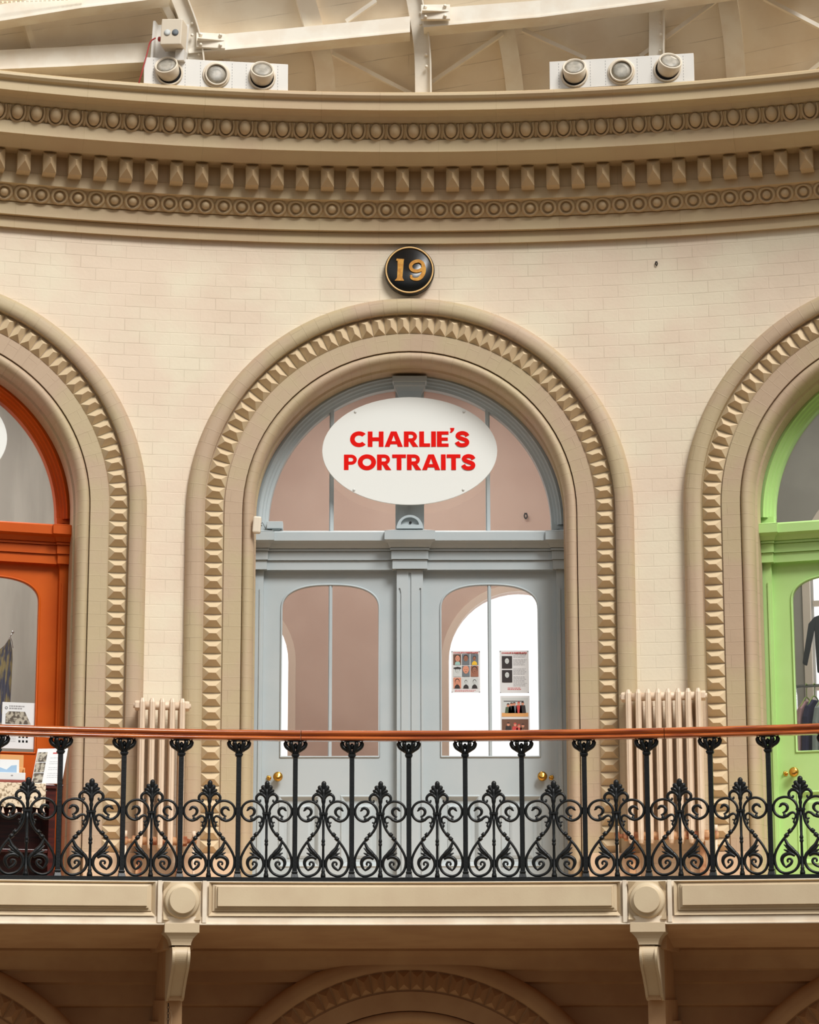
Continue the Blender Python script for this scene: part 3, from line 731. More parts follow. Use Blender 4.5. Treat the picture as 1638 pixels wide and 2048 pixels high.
    for s_ in halves:
        x0, x1 = sorted((s_*.118, s_*1.320)); cx = s_*.716
        hole = glass_outline(cx, .434, 2.098, 3.42, 3.640)
        mb = MB()
        q = [(s_*.985-.186, s_*.985+.186), (s_*.435-.186, s_*.435+.186)]
        ph = [[(p0_, 1.115), (p1_, 1.115), (p1_, 1.753), (p0_, 1.753)] for p0_, p1_ in q]
        mb.plate([(x0, FL+.01), (x1, FL+.01), (x1, 3.79), (x0, 3.79)], [hole] + ph, .372, .42)
        for (p0_, p1_) in q:
            loops = [(0, .372), (.012, .362), (.020, .366), (.045, .392), (.050, .398), (.080, .398), (.085, .390), (.105, .382)]
            pr = None
            for ins, y in loops:
                L4 = [(p0_+ins, y, 1.115+ins), (p1_-ins, y, 1.115+ins), (p1_-ins, y, 1.753-ins), (p0_+ins, y, 1.753-ins)]
                if pr: mb.add(pr+L4, [(0,1,5,4),(1,2,6,5),(2,3,7,6),(3,0,4,7)])
                pr = L4
            mb.add(pr, [(0,1,2,3)])
        sweep_loop(mb, glass_outline(cx, .434, 2.098, 3.42, 3.640, -.006), .370, .010)
        leaf = mb.build('door_leaf', m, d)
        mb = MB(); mb.plate(glass_outline(cx, .440, 2.09, 3.42, 3.650), [], .402, .408); mb.build('pane', M['glass'], leaf)
        mb = MB(); mb.box(cx-.016, cx+.016, .378, .420, 2.098, 3.640); mb.box(cx-.009, cx+.009, .368, .38, 2.098, 3.638); mb.build('glazing_bar', m, leaf)
        mb = MB(); mb.lathe([(.030,0),(.030,.006),(.014,.010),(.012,.030),(.028,.036),(.040,.048),(.044,.062),(.040,.076),(.026,.086),(.0,.089)], (s_*1.172,.372,1.912), (0,-1,0), 24)
        mb.build('knob', M['brass'], leaf)
        mb = MB(); mb.lathe([(.022,0),(.022,.005),(.012,.008),(.0,.009)], (s_*1.255,.372,1.905), (0,-1,0), 18); mb.sphere((s_*1.262,.355,1.912), .013, (1,1,1.2)); mb.build('keyhole_cover', M['brass'], leaf)
    return d
make_door('door_1', 0.0, M['grey'], (-1, 1))
make_door('door_2', AL, M['orange'], (1,))
make_door('door_3', AR, M['green'], (-1,))

# ------------------------------------------------------------------ rooms behind the doors
def room(a, side, wm, wins):
    bmx = bay_matrix(a); mb = MB(); Y0, Y1, W0, W1, Z0, Z1 = .47, 4.6, 2.12, 2.90, FL, 6.62
    holes = []
    for (cx, rr, zb, zsn) in wins: holes.append([(cx+rr*cos(PI*k/24), zsn+rr*sin(PI*k/24)) for k in range(25)] + [(cx-rr, zb), (cx+rr, zb)])
    mb.plate([(-W1,Z0),(W1,Z0),(W1,Z1),(-W1,Z1)], holes, Y1, Y1+.35)
    mb.add([(-W0,Y0,Z0),(-W1,Y1,Z0),(-W1,Y1,Z1),(-W0,Y0,Z1)], [(0,1,2,3)]); mb.add([(W0,Y0,Z0),(W1,Y1,Z0),(W1,Y1,Z1),(W0,Y0,Z1)], [(3,2,1,0)])
    mb.add([(-W0,Y0,Z0),(W0,Y0,Z0),(W1,Y1,Z0),(-W1,Y1,Z0)], [(0,1,2,3)]); mb.add([(-W0,Y0,Z1),(W0,Y0,Z1),(W1,Y1,Z1),(-W1,Y1,Z1)], [(3,2,1,0)])
    # back of the front wall, round the opening
    op = [(1.42*cos(PI*k/24), ZS+1.42*sin(PI*k/24)) for k in range(25)] + [(-1.42, Z0+.001), (1.42, Z0+.001)]
    mb.plate([(-W0,Z0-.01),(W0,Z0-.01),(W0,Z1),(-W0,Z1)], [op], Y0-.005, Y0)
    mb.xform(bmx); tag(mb.build(f'wall_{side}', wm), kind='structure')
    ld = bpy.data.lights.new('added_room_fill', 'AREA'); ld.shape = 'RECTANGLE'; ld.size = 2.2; ld.size_y = 2.2; ld.energy = ROOM_W[side]; ld.color = (1.0, .97, .93)  # added fill light, keeps the room behind the doors from going dark
    lo = bpy.data.objects.new('added_room_fill', ld); COL.objects.link(lo); lo.matrix_world = bmx @ Matrix.Translation((0, 2.2, 6.5))
def window(n, a, cx, rr, zb, zsn, bars):
    w_ = empty(f'window_{n}', bay_matrix(a) @ Matrix.Translation((cx, 4.6, zb))); tag(w_, kind='structure')
    o_ = zb
    out = lambda q: [(q*cos(PI*k/24), zsn-o_+q*sin(PI*k/24)) for k in range(25)]
    mb = MB(); mb.plate(out(rr+.075)+[(-rr-.075,-.02),(rr+.075,-.02)], [out(rr-.005)+[(-rr+.005,.01),(rr-.005,.01)]], -.03, .02); mb.build('window_frame', M['trimw'], w_)
    mb = MB(); mb.plate(out(rr)+[(-rr,0),(rr,0)], [], .22, .225); mb.build('pane', M['skyglass'], w_)
    if bars:
        mb = MB()
        for x in bars[0]: mb.box(x-.022, x+.022, .16, .21, 0, zsn-o_+math.sqrt(max(.01, rr*rr-x*x)))
        for z in bars[1]: mb.box(-rr, rr, .16, .21, z-.03, z+.03)
        mb.build('glazing_bars', M['trimw'], w_)
ROOM_W = {'room_middle': 110, 'room_left': 190, 'room_right': 120}
room(0.0, 'room_middle', M['pinkwall'], [(1.175, .765, 1.95, 3.52), (-2.0, .70, 1.95, 3.52)])
window(1, 0.0, 1.175, .765, 1.95, 3.52, None); window(2, 0.0, -2.0, .70, 1.95, 3.52, None)
room(AL, 'room_left', M['greywall'], [])
room(AR, 'room_right', M['greybrick'], [(-.95, .83, 2.6, 4.5)])
window(3, AR, -.95, .83, 2.6, 4.5, ((-.72, -.24, .24), (.60, 1.50)))

# ------------------------------------------------------------------ signs
def oval_sign(a, label, lines, partial=False):
    e = empty('oval_sign', bay_matrix(a) @ Matrix.Translation((0, .20, 4.845))); tag(e, label, 'sign')
    mb = MB(); n = 72
    ov = lambda q, y: [((.793-q)*cos(2*PI*k/n), y, (.500-q)*sin(2*PI*k/n)) for k in range(n)]
    L0, L1, L2 = ov(0, .012), ov(0, .002), ov(.003, 0)
    mb.add(L0+L1+L2, [(k, (k+1)%n, (k+1)%n+n, k+n) for k in range(n)] + [(k+n, (k+1)%n+n, (k+1)%n+2*n, k+2*n) for k in range(n)] + [list(range(2*n, 3*n)), list(range(n))[::-1]])
    mb.build('board', M['signw'], e)
    for sx, sz in ((-1, 1), (1, 1), (-1, -1), (1, -1)):
        mb = MB(); mb.sphere((sx*.493 - (.01 if sz < 0 else 0), -.001, sz*.362), .013, (1,.5,1), 12, 6); mb.build('screw', M['screw'], e)
    mb = MB()
    if partial:
        mb.poly(rect(.660, .055, .690, .165), -.004, 0); mb.poly(rect(.62,.14,.67,.165), -.004, 0); mb.poly(rect(.54,.06,.57,.16), -.004, 0)
        mb.build('lettering', M['black'], e)
    else:
        add_text(mb, 'CHARLIE’S', .143, 1.083, .000, .108, -.0014, .002); add_text(mb, 'PORTRAITS', .143, 1.19, 0, -.106, -.0014, .002)
        mb.build('lettering', M['red'], e)
oval_sign(0.0, 'white oval sign with red CHARLIE’S PORTRAITS lettering on the grey doors', True)
oval_sign(AL, 'white oval sign cut off by the left edge, above the orange doors', True, partial=True)

e = empty('number_sign', on_cyl(0, .0, 6.466)); tag(e, 'round black sign with gold number 19 above the middle arch', 'sign')
mb = MB(); mb.lathe([(.228,0),(.229,.05),(.226,.062),(.221,.068),(0,.072)], axis=(0,-1,0), n=64); mb.build('disc', M['black'], e)
mb = MB(); mb.lathe([(.219,.066),(.219,.0745),(.206,.0755),(.206,.066)], axis=(0,-1,0), n=64, closed=True); mb.build('ring', M['goldrim'], e)
mb = MB(); kx = .000538
def NP(pts): return [((x-840)*kx, (560-z)*kx) for x, z in pts]
mb.poly(NP([(625,365),(750,372),(742,410),(735,520),(722,690),(730,715),(750,752),(590,750),(625,712),(632,690),(640,520),(640,405),(618,395)]), -.078, -.068)
for p in stroke([((x-840)*kx, (560-z)*kx) for x, z in [(1080,495),(1060,445),(1015,412),(975,408),(915,425),(868,470),(862,520),(885,560),(930,580),(985,580),(1035,560),(1068,530),(1085,500)]], [.030]*13, 4): mb.poly(p, -.078, -.068)
for p in stroke([((x-840)*kx, (560-z)*kx) for x, z in [(1070,470),(1085,540),(1075,620),(1035,690),(985,722),(930,726),(885,712),(858,688)]], [.030,.036,.036,.034,.030,.026,.022,.018], 4): mb.poly(p, -.0782, -.068)
mb.lathe([(.0125,0),(.0125,.010),(.0,.010)], ((868-840)*kx, -.068, (560-675)*kx), (0,-1,0), 16)
mb.build('numerals', M['gold'], e)

# ------------------------------------------------------------------ radiators
def radiator(uc, n, ztop, zbot, label):
    pitch = .0855; e = empty('column_radiator', on_cyl(uc, .0, FL)); tag(e, label, 'radiator', 'cast iron column radiators')
    r0, r1 = -.10, -.34; zt, zb = ztop-FL, zbot-FL
    def loop(x):     # one section: two columns joined by round heads
        mb = MB()
        for y, fr in ((r1+.045, 1), (r0-.045, 0)):
            pts = [(x, y, zb+.03), (x, y, zb+.10), (x, y, (zt+zb)/2), (x, y, zt-.10), (x, y, zt-.035)]
            w_ = .0255
            rows = []
            for (px_, py_, pz_), sc_ in zip([(x,y,zb)]+pts+[(x,y,zt)], (.55,.9,1,1,1,.95,.55)):
                rows.append([(px_+w_*sc_*c_, py_+.040*sc_*s_, pz_) for c_, s_ in ((-1,-.3),(-.72,-.8),(-.22,-.86),(0,-1.0),(.22,-.86),(.72,-.8),(1,-.3),(1,.6),(.5,1),(-.5,1),(-1,.6),(-1,-.3))])
            mb.grid(rows, smooth=False)
            mb.add(rows[0][:-1], [list(range(11))[::-1]]); mb.add(rows[-1][:-1], [list(range(11))])
        mb.tube([(x, r1+.05, zt-.05), (x, r0-.05, zt-.05)], .032, 8); mb.tube([(x, r1+.05, zb+.06), (x, r0-.05, zb+.06)], .032, 8)
        return mb
    s0 = None
    for k in range(n):
        x = (k-(n-1)/2)*pitch
        if s0 is None: s0 = loop(0).build('section', [M['rad']], e, Matrix.Translation((x,0,0)), bevel=.002)
        else: place('section', s0.data, e, Matrix.Translation((x,0,0)), .002)
    half = (n-1)/2*pitch
    for z, m_, nm in ((zt-.062, M['rad'], 'top_header'), (zb+.065, M['rust'], 'bottom_header')):
        mb = MB(); mb.tube([(-half, r1+.075, z), (half, r1+.075, z)], .036, 14)
        for x in [(-half-.04), (half+.04)]: mb.lathe([(.040,-.022),(.044,-.012),(.044,.012),(.040,.022)], (x, r1+.075, z), (1,0,0), 6, smooth=False); mb.lathe([(.022,-.035),(.022,.035)], (x, r1+.075, z), (1,0,0), 10)
        mb.build(nm, m_, e)
    for s_ in (-1, 1):
        mb = MB(); x = s_*(half+.12); mb.tube([(s_*(half+.05), r1+.075, zb+.065), (x, r1+.075, zb+.065)], .018, 10); mb.lathe([(.022,-.03),(.026,0),(.022,.03)], (x, r1+.075, zb+.065), (0,0,1), 12)
        mb.build('valve', M['rust'], e)
        mb = MB(); mb.tube([(x, r1+.075, 0), (x, r1+.075, zb+.04)], .012, 10); mb.tube([(x, r1+.075, zb+.09), (x, r1+.075, zb+.15)], .017, 10); mb.build('pipe', M['rad'], e)
    for s_ in (-1, 1):
        mb = MB(); mb.frustum(s_*half, .06, .10, 0, .04, .06, zb+.02, y=r0-.03); mb.build('foot', M['rust'], e)
radiator(-2.188, 5, 2.515, 1.235, 'narrow cream column radiator on the pier between the orange and grey doors')
radiator(2.238, 8, 2.590, 1.275, 'wide cream column radiator on the pier between the grey and green doors')

# ------------------------------------------------------------------ small fittings on the grey doors and wall
mb = MB(); mb.box(-.036, .036, -.03, .04, -.075, .075)
tag(mb.build('door_sensor', M['ivory'], None, Matrix.Translation((-1.353, -.150, 4.095)) @ Matrix.Rotation(rad(4), 4, 'Y'), bevel=.014), 'small ivory sensor box on the stone beside the left end of the transom', 'sensor')
mb = MB(); mb.tube(crom([(0,0,0),(.02,-.01,.01),(.035,0,-.02),(.05,.01,-.045)], 4), .002, 5)
tag(mb.build('sensor_wire', M['dark'], None, Matrix.Translation((-1.322, -.160, 4.10))), 'thin dark wire from the ivory sensor to the door frame', 'wire')
mb = MB(); mb.box(-.066, .078, -.03, .08, -.032, .034); mb.box(-.02, .05, 0, .08, -.05, -.03)
tag(mb.build('junction_box', M['grey'], None, Matrix.Translation((-1.225, .29, 4.175)), bevel=.004), 'small grey box on top of the left end of the transom', 'box')
def hook(name, mt, label):
    mb = MB(); mb.box(-.016, .016, -.006, .006, .028, .036); mb.tube(crom([(0,0,.03),(-.014,0,.015),(-.014,0,-.008),(-.004,0,-.024),(.004,0,-.024),(.014,0,-.008),(.014,0,.015),(0,0,.03)], 4), .0075, 6); mb.sphere((0,0,-.026), .008)
    tag(mb.build(name, M['dark'], None, mt), label, 'hook')
hook('wall_hook', Matrix.Translation((1.255, 4.56, 5.10)), 'small dark hook seen through the right-hand glass of the grey fanlight')
hook('wall_hook', on_cyl(2.241, .012, 6.478) @ Matrix.Scale(.6, 4), 'tiny dark hook on the cream brick wall right of the number sign')
hook('wall_hook', Matrix.Translation((.372, -1.2, .455)), 'small dark hook under the balcony, right of the middle')

# ------------------------------------------------------------------ posters on the glass
def photo(parent, x, z, w, h, kind, y=-.002):
    mb = MB(); bgs = {'warm': 6, 'grey': 0, 'bw': 4}
    cols = [M['bluegrey'], M['skin'], M['skin2'], M['palegrey'], M['hair'], M['teal'], M['brownpic'], M['yellow'], M['paperw']]
    bgm, skin, cloth, hair, dx, big, hat = kind
    mb.poly(rect(x, z, x+w, z+h), y, y+.001, bgm)
    cx, cz, rr = x+w*(.5+dx), z+h*.60, w*.22*big
    body = [(cx-w*.36, z), (cx+w*.36, z), (cx+w*.30, z+h*.22), (cx+w*.10, z+h*.36), (cx-w*.10, z+h*.36), (cx-w*.30, z+h*.22)]
    body = [(min(max(p, x), x+w), q) for p, q in body]
    mb.poly(body, y-.001, y, cloth)
    ell = lambda c0, c1, ra, rb, n=16: [(min(max(c0+ra*cos(2*PI*k/n), x), x+w), min(c1+rb*sin(2*PI*k/n), z+h)) for k in range(n)]
    mb.poly(ell(cx, cz+rr*.32, rr*1.12, rr*1.35), y-.0015, y-.001, hair)
    mb.poly(ell(cx, cz-rr*.02, rr*.92, rr*1.25), y-.002, y-.0015, skin)
    if hat: mb.poly(ell(cx, cz+rr*1.0, rr*2.0, rr*.5), y-.0025, y-.002, hair)
    for s_ in (-1, 1): mb.poly(rect(cx+s_*rr*.36-rr*.14, cz+rr*.12, cx+s_*rr*.36+rr*.14, cz+rr*.26), y-.0025, y-.002, 4)
    mb.poly(rect(cx-rr*.28, cz-rr*.62, cx+rr*.28, cz-rr*.50), y-.0025, y-.002, 4 if skin != 3 else 0)
    mb.build('photo_print', cols, parent)
def text_lines(mb, x0, x1, z0, z1, n, h, y, mi=0, gaps=()):
    for k in range(n):
        if k in gaps: continue
        z = z1-(z1-z0)*k/(n-1); x = x0; end = x0+(x1-x0)*random.uniform(.78, 1)
        while x < end:
            w_ = random.uniform(.008, .028); mb.poly(rect(x, z, min(x+w_, end), z+h), y-.0008, y, mi); x += w_+.004
def corner_pins(e, w, h):
    for sx in (0, 1):
        for sz in (0, 1):
            mb = MB(); mb.lathe([(.005,0),(.005,.003),(0,.0035)], (sx*(w-.012)+.006, -.0005, sz*(h-.012)+.006), (0,-1,0), 10); mb.build('sticker', M['ink'], e)
YG = .398
e = empty('poster', Matrix.Translation((.372, YG, 2.668))); tag(e, 'poster with nine small portrait photos stuck inside the glass of the right grey door', 'poster')
W_, H_ = .258, .378
mb = MB(); mb.box(0, W_, 0, .0015, 0, H_); mb.build('sheet', M['paper'], e)
mb = MB(); add_text(mb, 'CHARLIE’S PORTRAITS', .010, .222, W_/2, H_-.017, -.0015, 0, gap=.12); mb.build('title', M['redink'], e)
kinds = [(6,1,5,4,.05,1.5,0),(0,2,0,4,0,1.35,0),(0,2,7,4,0,.9,0),(3,3,3,4,.05,1.2,1),(0,1,0,1,0,1.65,0),(2,2,2,4,0,1.5,0),(1,1,4,4,0,1.2,0),(3,3,4,4,0,.7,0),(3,3,4,4,0,.9,0)]
for k in range(9):
    i, j = k % 3, k//3; photo(e, .017+i*.0775, H_-.030-.098-j*.106, .070, .098, kinds[k])
mb = MB(); text_lines(mb, .03, .23, .010, .020, 2, .004, 0); mb.build('small_print', M['redink'], e)
corner_pins(e, W_, H_)
e = empty('poster', Matrix.Translation((.805, YG, 2.664))); tag(e, 'poster with two black and white portraits and text, right grey door', 'poster')
W_, H_ = .262, .384
mb = MB(); mb.box(0, W_, 0, .0015, 0, H_); mb.build('sheet', M['paper'], e)
mb = MB(); add_text(mb, 'CHARLIE’S PORTRAITS', .012, .226, W_/2, H_-.022, -.0015, 0, gap=.12); mb.build('title', M['redink'], e)
photo(e, .020, .222, .092, .112, (4,3,4,4,0,1.0,0)); photo(e, .020, .096, .092, .112, (4,3,4,4,0,1.0,0))
mb = MB(); text_lines(mb, .122, .245, .062, .335, 24, .0042, 0, gaps=(2,8,9,15)); mb.build('text', M['ink'], e)
mb = MB(); text_lines(mb, .07, .20, .030, .042, 2, .006, 0); mb.build('footer', M['redink'], e)
corner_pins(e, W_, H_)
e = empty('poster', Matrix.Translation((.808, YG, 2.24))); tag(e, 'poster of two colour group photos, below the one with text in the right grey door', 'poster')
W_, H_ = .262, .400
mb = MB(); mb.box(0, W_, 0, .0015, 0, H_); mb.build('sheet', M['paper'], e)
cols = [M['palegrey'], M['skin'], M['greenpic'], M['bluegrey'], M['hair'], M['brownpic'], M['redink'], M['card']]
for z0, bg, ppl in ((.212, 0, ((.07,2),(.125,3),(.165,6),(.20,4),(.10,4))), (.02, 5, ((.07,4),(.13,6),(.165,6),(.20,5)))):
    mb = MB(); mb.poly(rect(.012, z0, .250, z0+.170), -.001, 0, bg); mb.poly(rect(.012, z0, .250, z0+.035), -.0015, -.001, 7 if bg == 0 else 4)
    for x, c_ in ppl:
        zt = z0+random.uniform(.085, .115)
        mb.poly([(x-.030, z0+.032), (x+.030, z0+.032), (x+.022, zt), (x-.022, zt)], -.002, -.0015, c_)
        mb.poly([(x+.013*cos(q*PI/6), zt+.014+.015*sin(q*PI/6)) for q in range(12)], -.0025, -.002, 1)
        mb.poly([(x+.013*cos(q*PI/6), zt+.022+.011*sin(q*PI/6)) for q in range(7)], -.003, -.0025, 4 if c_ != 6 else 6)
    if bg == 0: mb.poly(rect(.03, z0+.135, .21, z0+.142), -.0015, -.001, 4)
    mb.build('photo_print', cols, e)

# ------------------------------------------------------------------ left shop: dress, window poster, cabinet and what stands on it
LM = bay_matrix(AL)
def LB(x, y, z): return LM @ Matrix.Translation((x, y, z))
e = empty('hanging_dress', LB(.90, .80, 2.45)); tag(e, 'long dark patterned dress hanging inside the orange doors', 'dress')
mb = MB(); rows = []
for z, xl, xr in ((-.05,-.10,.098),(.15,-.10,.10),(.35,-.095,.105),(.52,-.06,.108),(.60,-.01,.105),(.66,.05,.09),(.70,.075,.085)):
    rows.append([(xl+(xr-xl)*k/14, .012*sin(k*1.7)*(1 if z < .6 else .3), z) for k in range(15)])
mb.grid(rows, smooth=True); mb.grid([[(p[0], p[1]+.03, p[2]) for p in r] for r in rows], smooth=True, flip=True); mb.build('cloth', M['dressm'], e)
mb = MB(); mb.tube(crom([(.02,0,.62),(.07,0,.70),(.08,0,.72),(.10,0,.68),(.11,0,.62)], 4), .004, 6); mb.tube([(.08,0,.72),(.10,0,.755)], .005, 6); mb.sphere((.105,0,.765), .013); mb.build('hanger', M['steel'], e)
e = empty('window_poster', LB(.86, .397, 2.13)); tag(e, 'white poster with a large photo stuck on the glass of the orange door', 'poster')
mb = MB(); mb.box(0, .285, 0, .0015, 0, .405); mb.build('sheet', M['paperw'], e)
mb = MB(); mb.poly([(.03,.215),(.255,.215),(.200,.325),(.055,.325),(.03,.30)], -.001, 0); mb.poly(rect(.03,.165,.12,.205), -.001, 0); mb.poly(rect(.16,.165,.20,.200), -.001, 0); mb.build('photo_print', M['stonepic'], e)
mb = MB(); text_lines(mb, .06, .20, .345, .365, 2, .012, 0); text_lines(mb, .02, .13, .06, .13, 6, .003, 0); mb.build('text', M['ink'], e)
mb = MB(); mb.lathe([(.012,0),(.012,.002),(.008,.002),(.008,0)], (.035,0,.355), (0,-1,0), 16, closed=True)
for k in range(6): mb.poly(rect(.15+(k%3)*.032, .095-(k//3)*.04, .168+(k%3)*.032, .115-(k//3)*.04), -.001, 0)
mb.build('icons', M['black'], e)

# cabinet stands on the balcony floor in front of the orange door
e = empty('wooden_cabinet', LB(.55, -.55, FL)); tag(e, 'dark mahogany open cabinet standing in front of the orange doors', 'cabinet')
X0, X1, Yf, Yb, ZT = -.55, .575, -.20, .16, .925
mb = MB(); mb.box(X0-.04, X1+.055, Yf-.035, Yb+.03, ZT-.035, ZT); mb.build('top', M['mahog'], e, bevel=.006)
mb = MB(); mb.box(X0, X1, Yf-.01, Yb, ZT-.14, ZT-.035); mb.box(.10, .50, Yf-.018, Yf, ZT-.125, ZT-.05); mb.build('drawer', M['mahog'], e, bevel=.003)
for x0, x1 in ((X0, X0+.03), (X1-.055, X1)): mb = MB(); mb.box(x0, x1, Yf, Yb, .0, ZT-.14); mb.build('side_panel', M['mahog'], e, bevel=.003)
mb = MB(); mb.box(X0, X1, Yb-.015, Yb, .02, ZT-.14); mb.build('back_panel', M['mahog'], e)
mb = MB(); mb.box(X0+.03, X1-.055, Yf+.01, Yb-.02, .365, .392); mb.build('shelf', M['mahog'], e, bevel=.003)
mb = MB(); mb.box(X0, X1, Yf, Yb, .03, .075); mb.build('base', M['mahog'], e, bevel=.003)
e = empty('lace_runner', LB(.50, -.79, FL+.925)); tag(e, 'cream crochet runner with tassels hanging over the dark cabinet edge', 'runner')
mb = MB(); rows = []
for y, z in ((.30,.006),(.0,.006),(-.004,.0),(-.006,-.06),(-.008,-.13),(-.008,-.185)):
    rows.append([(-.50+1.03*k/40, y-.003*sin(k*.8), z - (.012*abs(sin(k*.62)) if z < -.15 else 0)) for k in range(41)])
mb.grid(rows); mb.grid([[(p[0], p[1]+.004, p[2]-.002) for p in r] for r in rows], flip=True); mb.build('crochet', M['lace'], e)
t0 = None
for k in range(10):
    x = .515-k*.056; mb = MB(); mb.lathe([(.003,.035),(.005,.028),(.012,.0),(.017,-.012),(.0,-.013)], n=10)
    mt = Matrix.Translation((x, -.010, -.235-.010*(k % 3)))
    if t0 is None: t0 = mb.build('tassel', M['tassel'], e, mt)
    else: place('tassel', t0.data, e, mt)
ZC = FL+.925+.006
e = empty('leaflet_stand', LB(.925, -.70, ZC) @ Matrix.Rotation(rad(-28), 4, 'Z') @ Matrix.Rotation(rad(-27), 4, 'X')); tag(e, 'leaning printed menu board with three stone photos beside the text on the cabinet', 'display board')
mb = MB(); mb.box(0, .262, 0, .006, 0, .345); mb.build('sheet', M['paperw'], e, bevel=.002)
for k in range(3): mb = MB(); mb.poly(rect(.006, .010+k*.102, .092, .105+k*.102), -.001, 0); mb.build('photo_print', M['stonepic'], e)
mb = MB(); text_lines(mb, .125, .235, .06, .25, 11, .0025, 0, gaps=(1, 4, 7)); mb.build('text', M['ink'], e)
mb = MB(); mb.poly(rect(.14, .292, .22, .304), -.001, 0); mb.build('heading', M['redink'], e)
e = empty('cardboard_box', LB(.76, -.66, ZC+.03)); tag(e, 'open tan cardboard box standing in the red tray', 'box')
mb = MB(); mb.box(-.15, .105, .0, .01, 0, .21); mb.box(-.15, .105, -.055, .0, 0, .008); mb.box(.097, .105, -.055, 0, 0, .09); mb.box(-.15,-.142,-.055,0,0,.09); mb.box(-.15,.118,-.006,.004,0,.105); mb.build('carton', M['card'], e, bevel=.006)
e = empty('photo_card', LB(.63, -.745, ZC+.03) @ Matrix.Rotation(rad(-6), 4, 'X')); tag(e, 'white card with a blue picture leaning against the cardboard box', 'card')
mb = MB(); mb.box(0, .185, 0, .003, 0, .165); mb.build('sheet', M['paperw'], e)
mb = MB(); mb.poly([(.02,.03),(.165,.03),(.165,.12),(.12,.115),(.08,.08),(.02,.10)], -.001, 0); mb.build('picture', M['bluepic'], e)
e = empty('white_box', LB(.60, -.775, ZC+.024)); tag(e, 'low white paper box with a small emblem at the front of the red tray', 'box')
mb = MB(); mb.box(0, .262, 0, .024, 0, .060); mb.build('carton', M['paperw'], e, bevel=.002)
mb = MB(); mb.poly([(.15+.010*cos(k*PI/6), .035+.006*sin(k*PI/6)) for k in range(12)], -.001, 0); mb.build('emblem', M['ink'], e)
mb = MB(); mb.box(0, .30, 0, .16, 0, .006); mb.box(0, .30, 0, .006, 0, .022); mb.box(.292, .30, 0, .16, 0, .022); mb.box(0,.008,0,.16,0,.022); mb.box(0,.30,.152,.16,0,.022)
tag(mb.build('red_tray', M['redtray'], None, LB(.585, -.785, ZC), bevel=.002), 'shallow reddish wooden tray on the crochet runner', 'tray')

# ------------------------------------------------------------------ right shop: clothes rail and garments
RM = bay_matrix(AR)
def RBm(x, y, z): return RM @ Matrix.Translation((x, y, z))
e = empty('clothes_rail', RBm(0, 1.5, FL)); tag(e, 'steel clothes rail inside the green doors', 'clothes rail')
mb = MB(); mb.tube([(-1.36, 0, 2.01), (.7, 0, 2.01)], .014, 12); mb.build('crossbar', M['steel'], e)
for x in (-1.36, .7):
    mb = MB(); mb.tube([(x, 0, 0), (x, 0, 2.01)], .014, 12); mb.tube([(x, -.25, .02), (x, .25, .02)], .014, 8); mb.build('upright', M['steel'], e)
def garment(name, x, m, w_, zt, zb, label, cat, turn=62, hood=False, y=1.5, rail=2.81, hang=M['limeh']):
    e = empty(name, RBm(x, y, zb) @ Matrix.Rotation(rad(turn), 4, 'Z')); tag(e, label, cat, 'clothes hanging in the right-hand shop' if not hood else None)
    H = zt-zb; outl = [(-w_*.80,0),(w_*.80,0),(w_*.84,H*.4),(w_*.86,H*.72),(w_*1.25,H*.12),(w_*1.45,H*.16),(w_*1.12,H*.82),(w_*.85,H*.93),(w_*.30,H),(-w_*.30,H),(-w_*.85,H*.93),(-w_*1.12,H*.82),(-w_*1.45,H*.16),(-w_*1.25,H*.12),(-w_*.86,H*.72),(-w_*.84,H*.4)]
    mb = MB(); mb.plate(outl, [], -.024, .024); mb.build('fabric', m, e, bevel=.012)
    if hood:
        mb = MB(); mb.sphere((0, .01, H+.02), .11, (1, .6, 1.1)); mb.build('hood', m, e)
        mb = MB()
        for p in stroke([(-.10,.20),(-.08,.27),(-.04,.27),(-.05,.22),(-.01,.20),(.03,.27),(.06,.21),(.10,.26)], .016, 4): mb.poly(p, -.038, -.034)
        mb.build('print', M['paperw'], e)
    else:
        mb = MB(); mb.tube(crom([(-w_*.8,0,H*.93),(0,0,H+.04),(w_*.8,0,H*.93)], 4), .007, 6); mb.tube(crom([(0,0,H+.04),(0,0,rail-zb-.03),(.018,0,rail-zb),(0,0,rail-zb+.022),(-.018,0,rail-zb+.004)], 4), .0045, 6); mb.build('hanger', hang, e)
garment('blouse', -1.262, M['pinkc'], .19, 2.665, 1.55, 'pink blouse, first on the rail inside the green doors', 'clothing', 74)
garment('shirt', -1.19, M['navy'], .19, 2.675, 1.72, 'navy shirt between the pink and pale grey clothes', 'clothing', 74)
garment('jacket', -1.105, M['ltgrey'], .19, 2.675, 1.45, 'pale grey jacket next to the navy shirt', 'clothing', 74)
garment('shirt', -1.03, M['paperw'], .18, 2.62, 1.5, 'white shirt at the right edge of the frame on the rail', 'clothing', 74)
garment('hooded_top', -.92, M['charcoal'], .20, 3.42, 2.87, 'charcoal hooded top with a white print hanging in the green shop', 'clothing', 8, hood=True, y=1.1)
e_ = bpy.data.objects.get('hooded_top')
# ------------------------------------------------------------------ roof above the cornice
def RP(th, r_, z): return cyl(th, R - r_, z)
mb = MB(); rows, uvs = [], []
for i in range(6):
    r_ = -.35 + i*.25; z = 7.55 + 1.3*(r_+.30); sl = i*.25*1.64
    rows.append([B(-5.6+11.2*j/60, r_, z) for j in range(61)])
    uvs.append([((-5.6+11.2*j/60), sl - (.17*(-5.6+11.2*j/60) - .010*(-5.6+11.2*j/60)**2)+3) for j in range(61)])
mb.grid(rows, uvs); tag(mb.build('ceiling', M['roofb']), kind='structure')

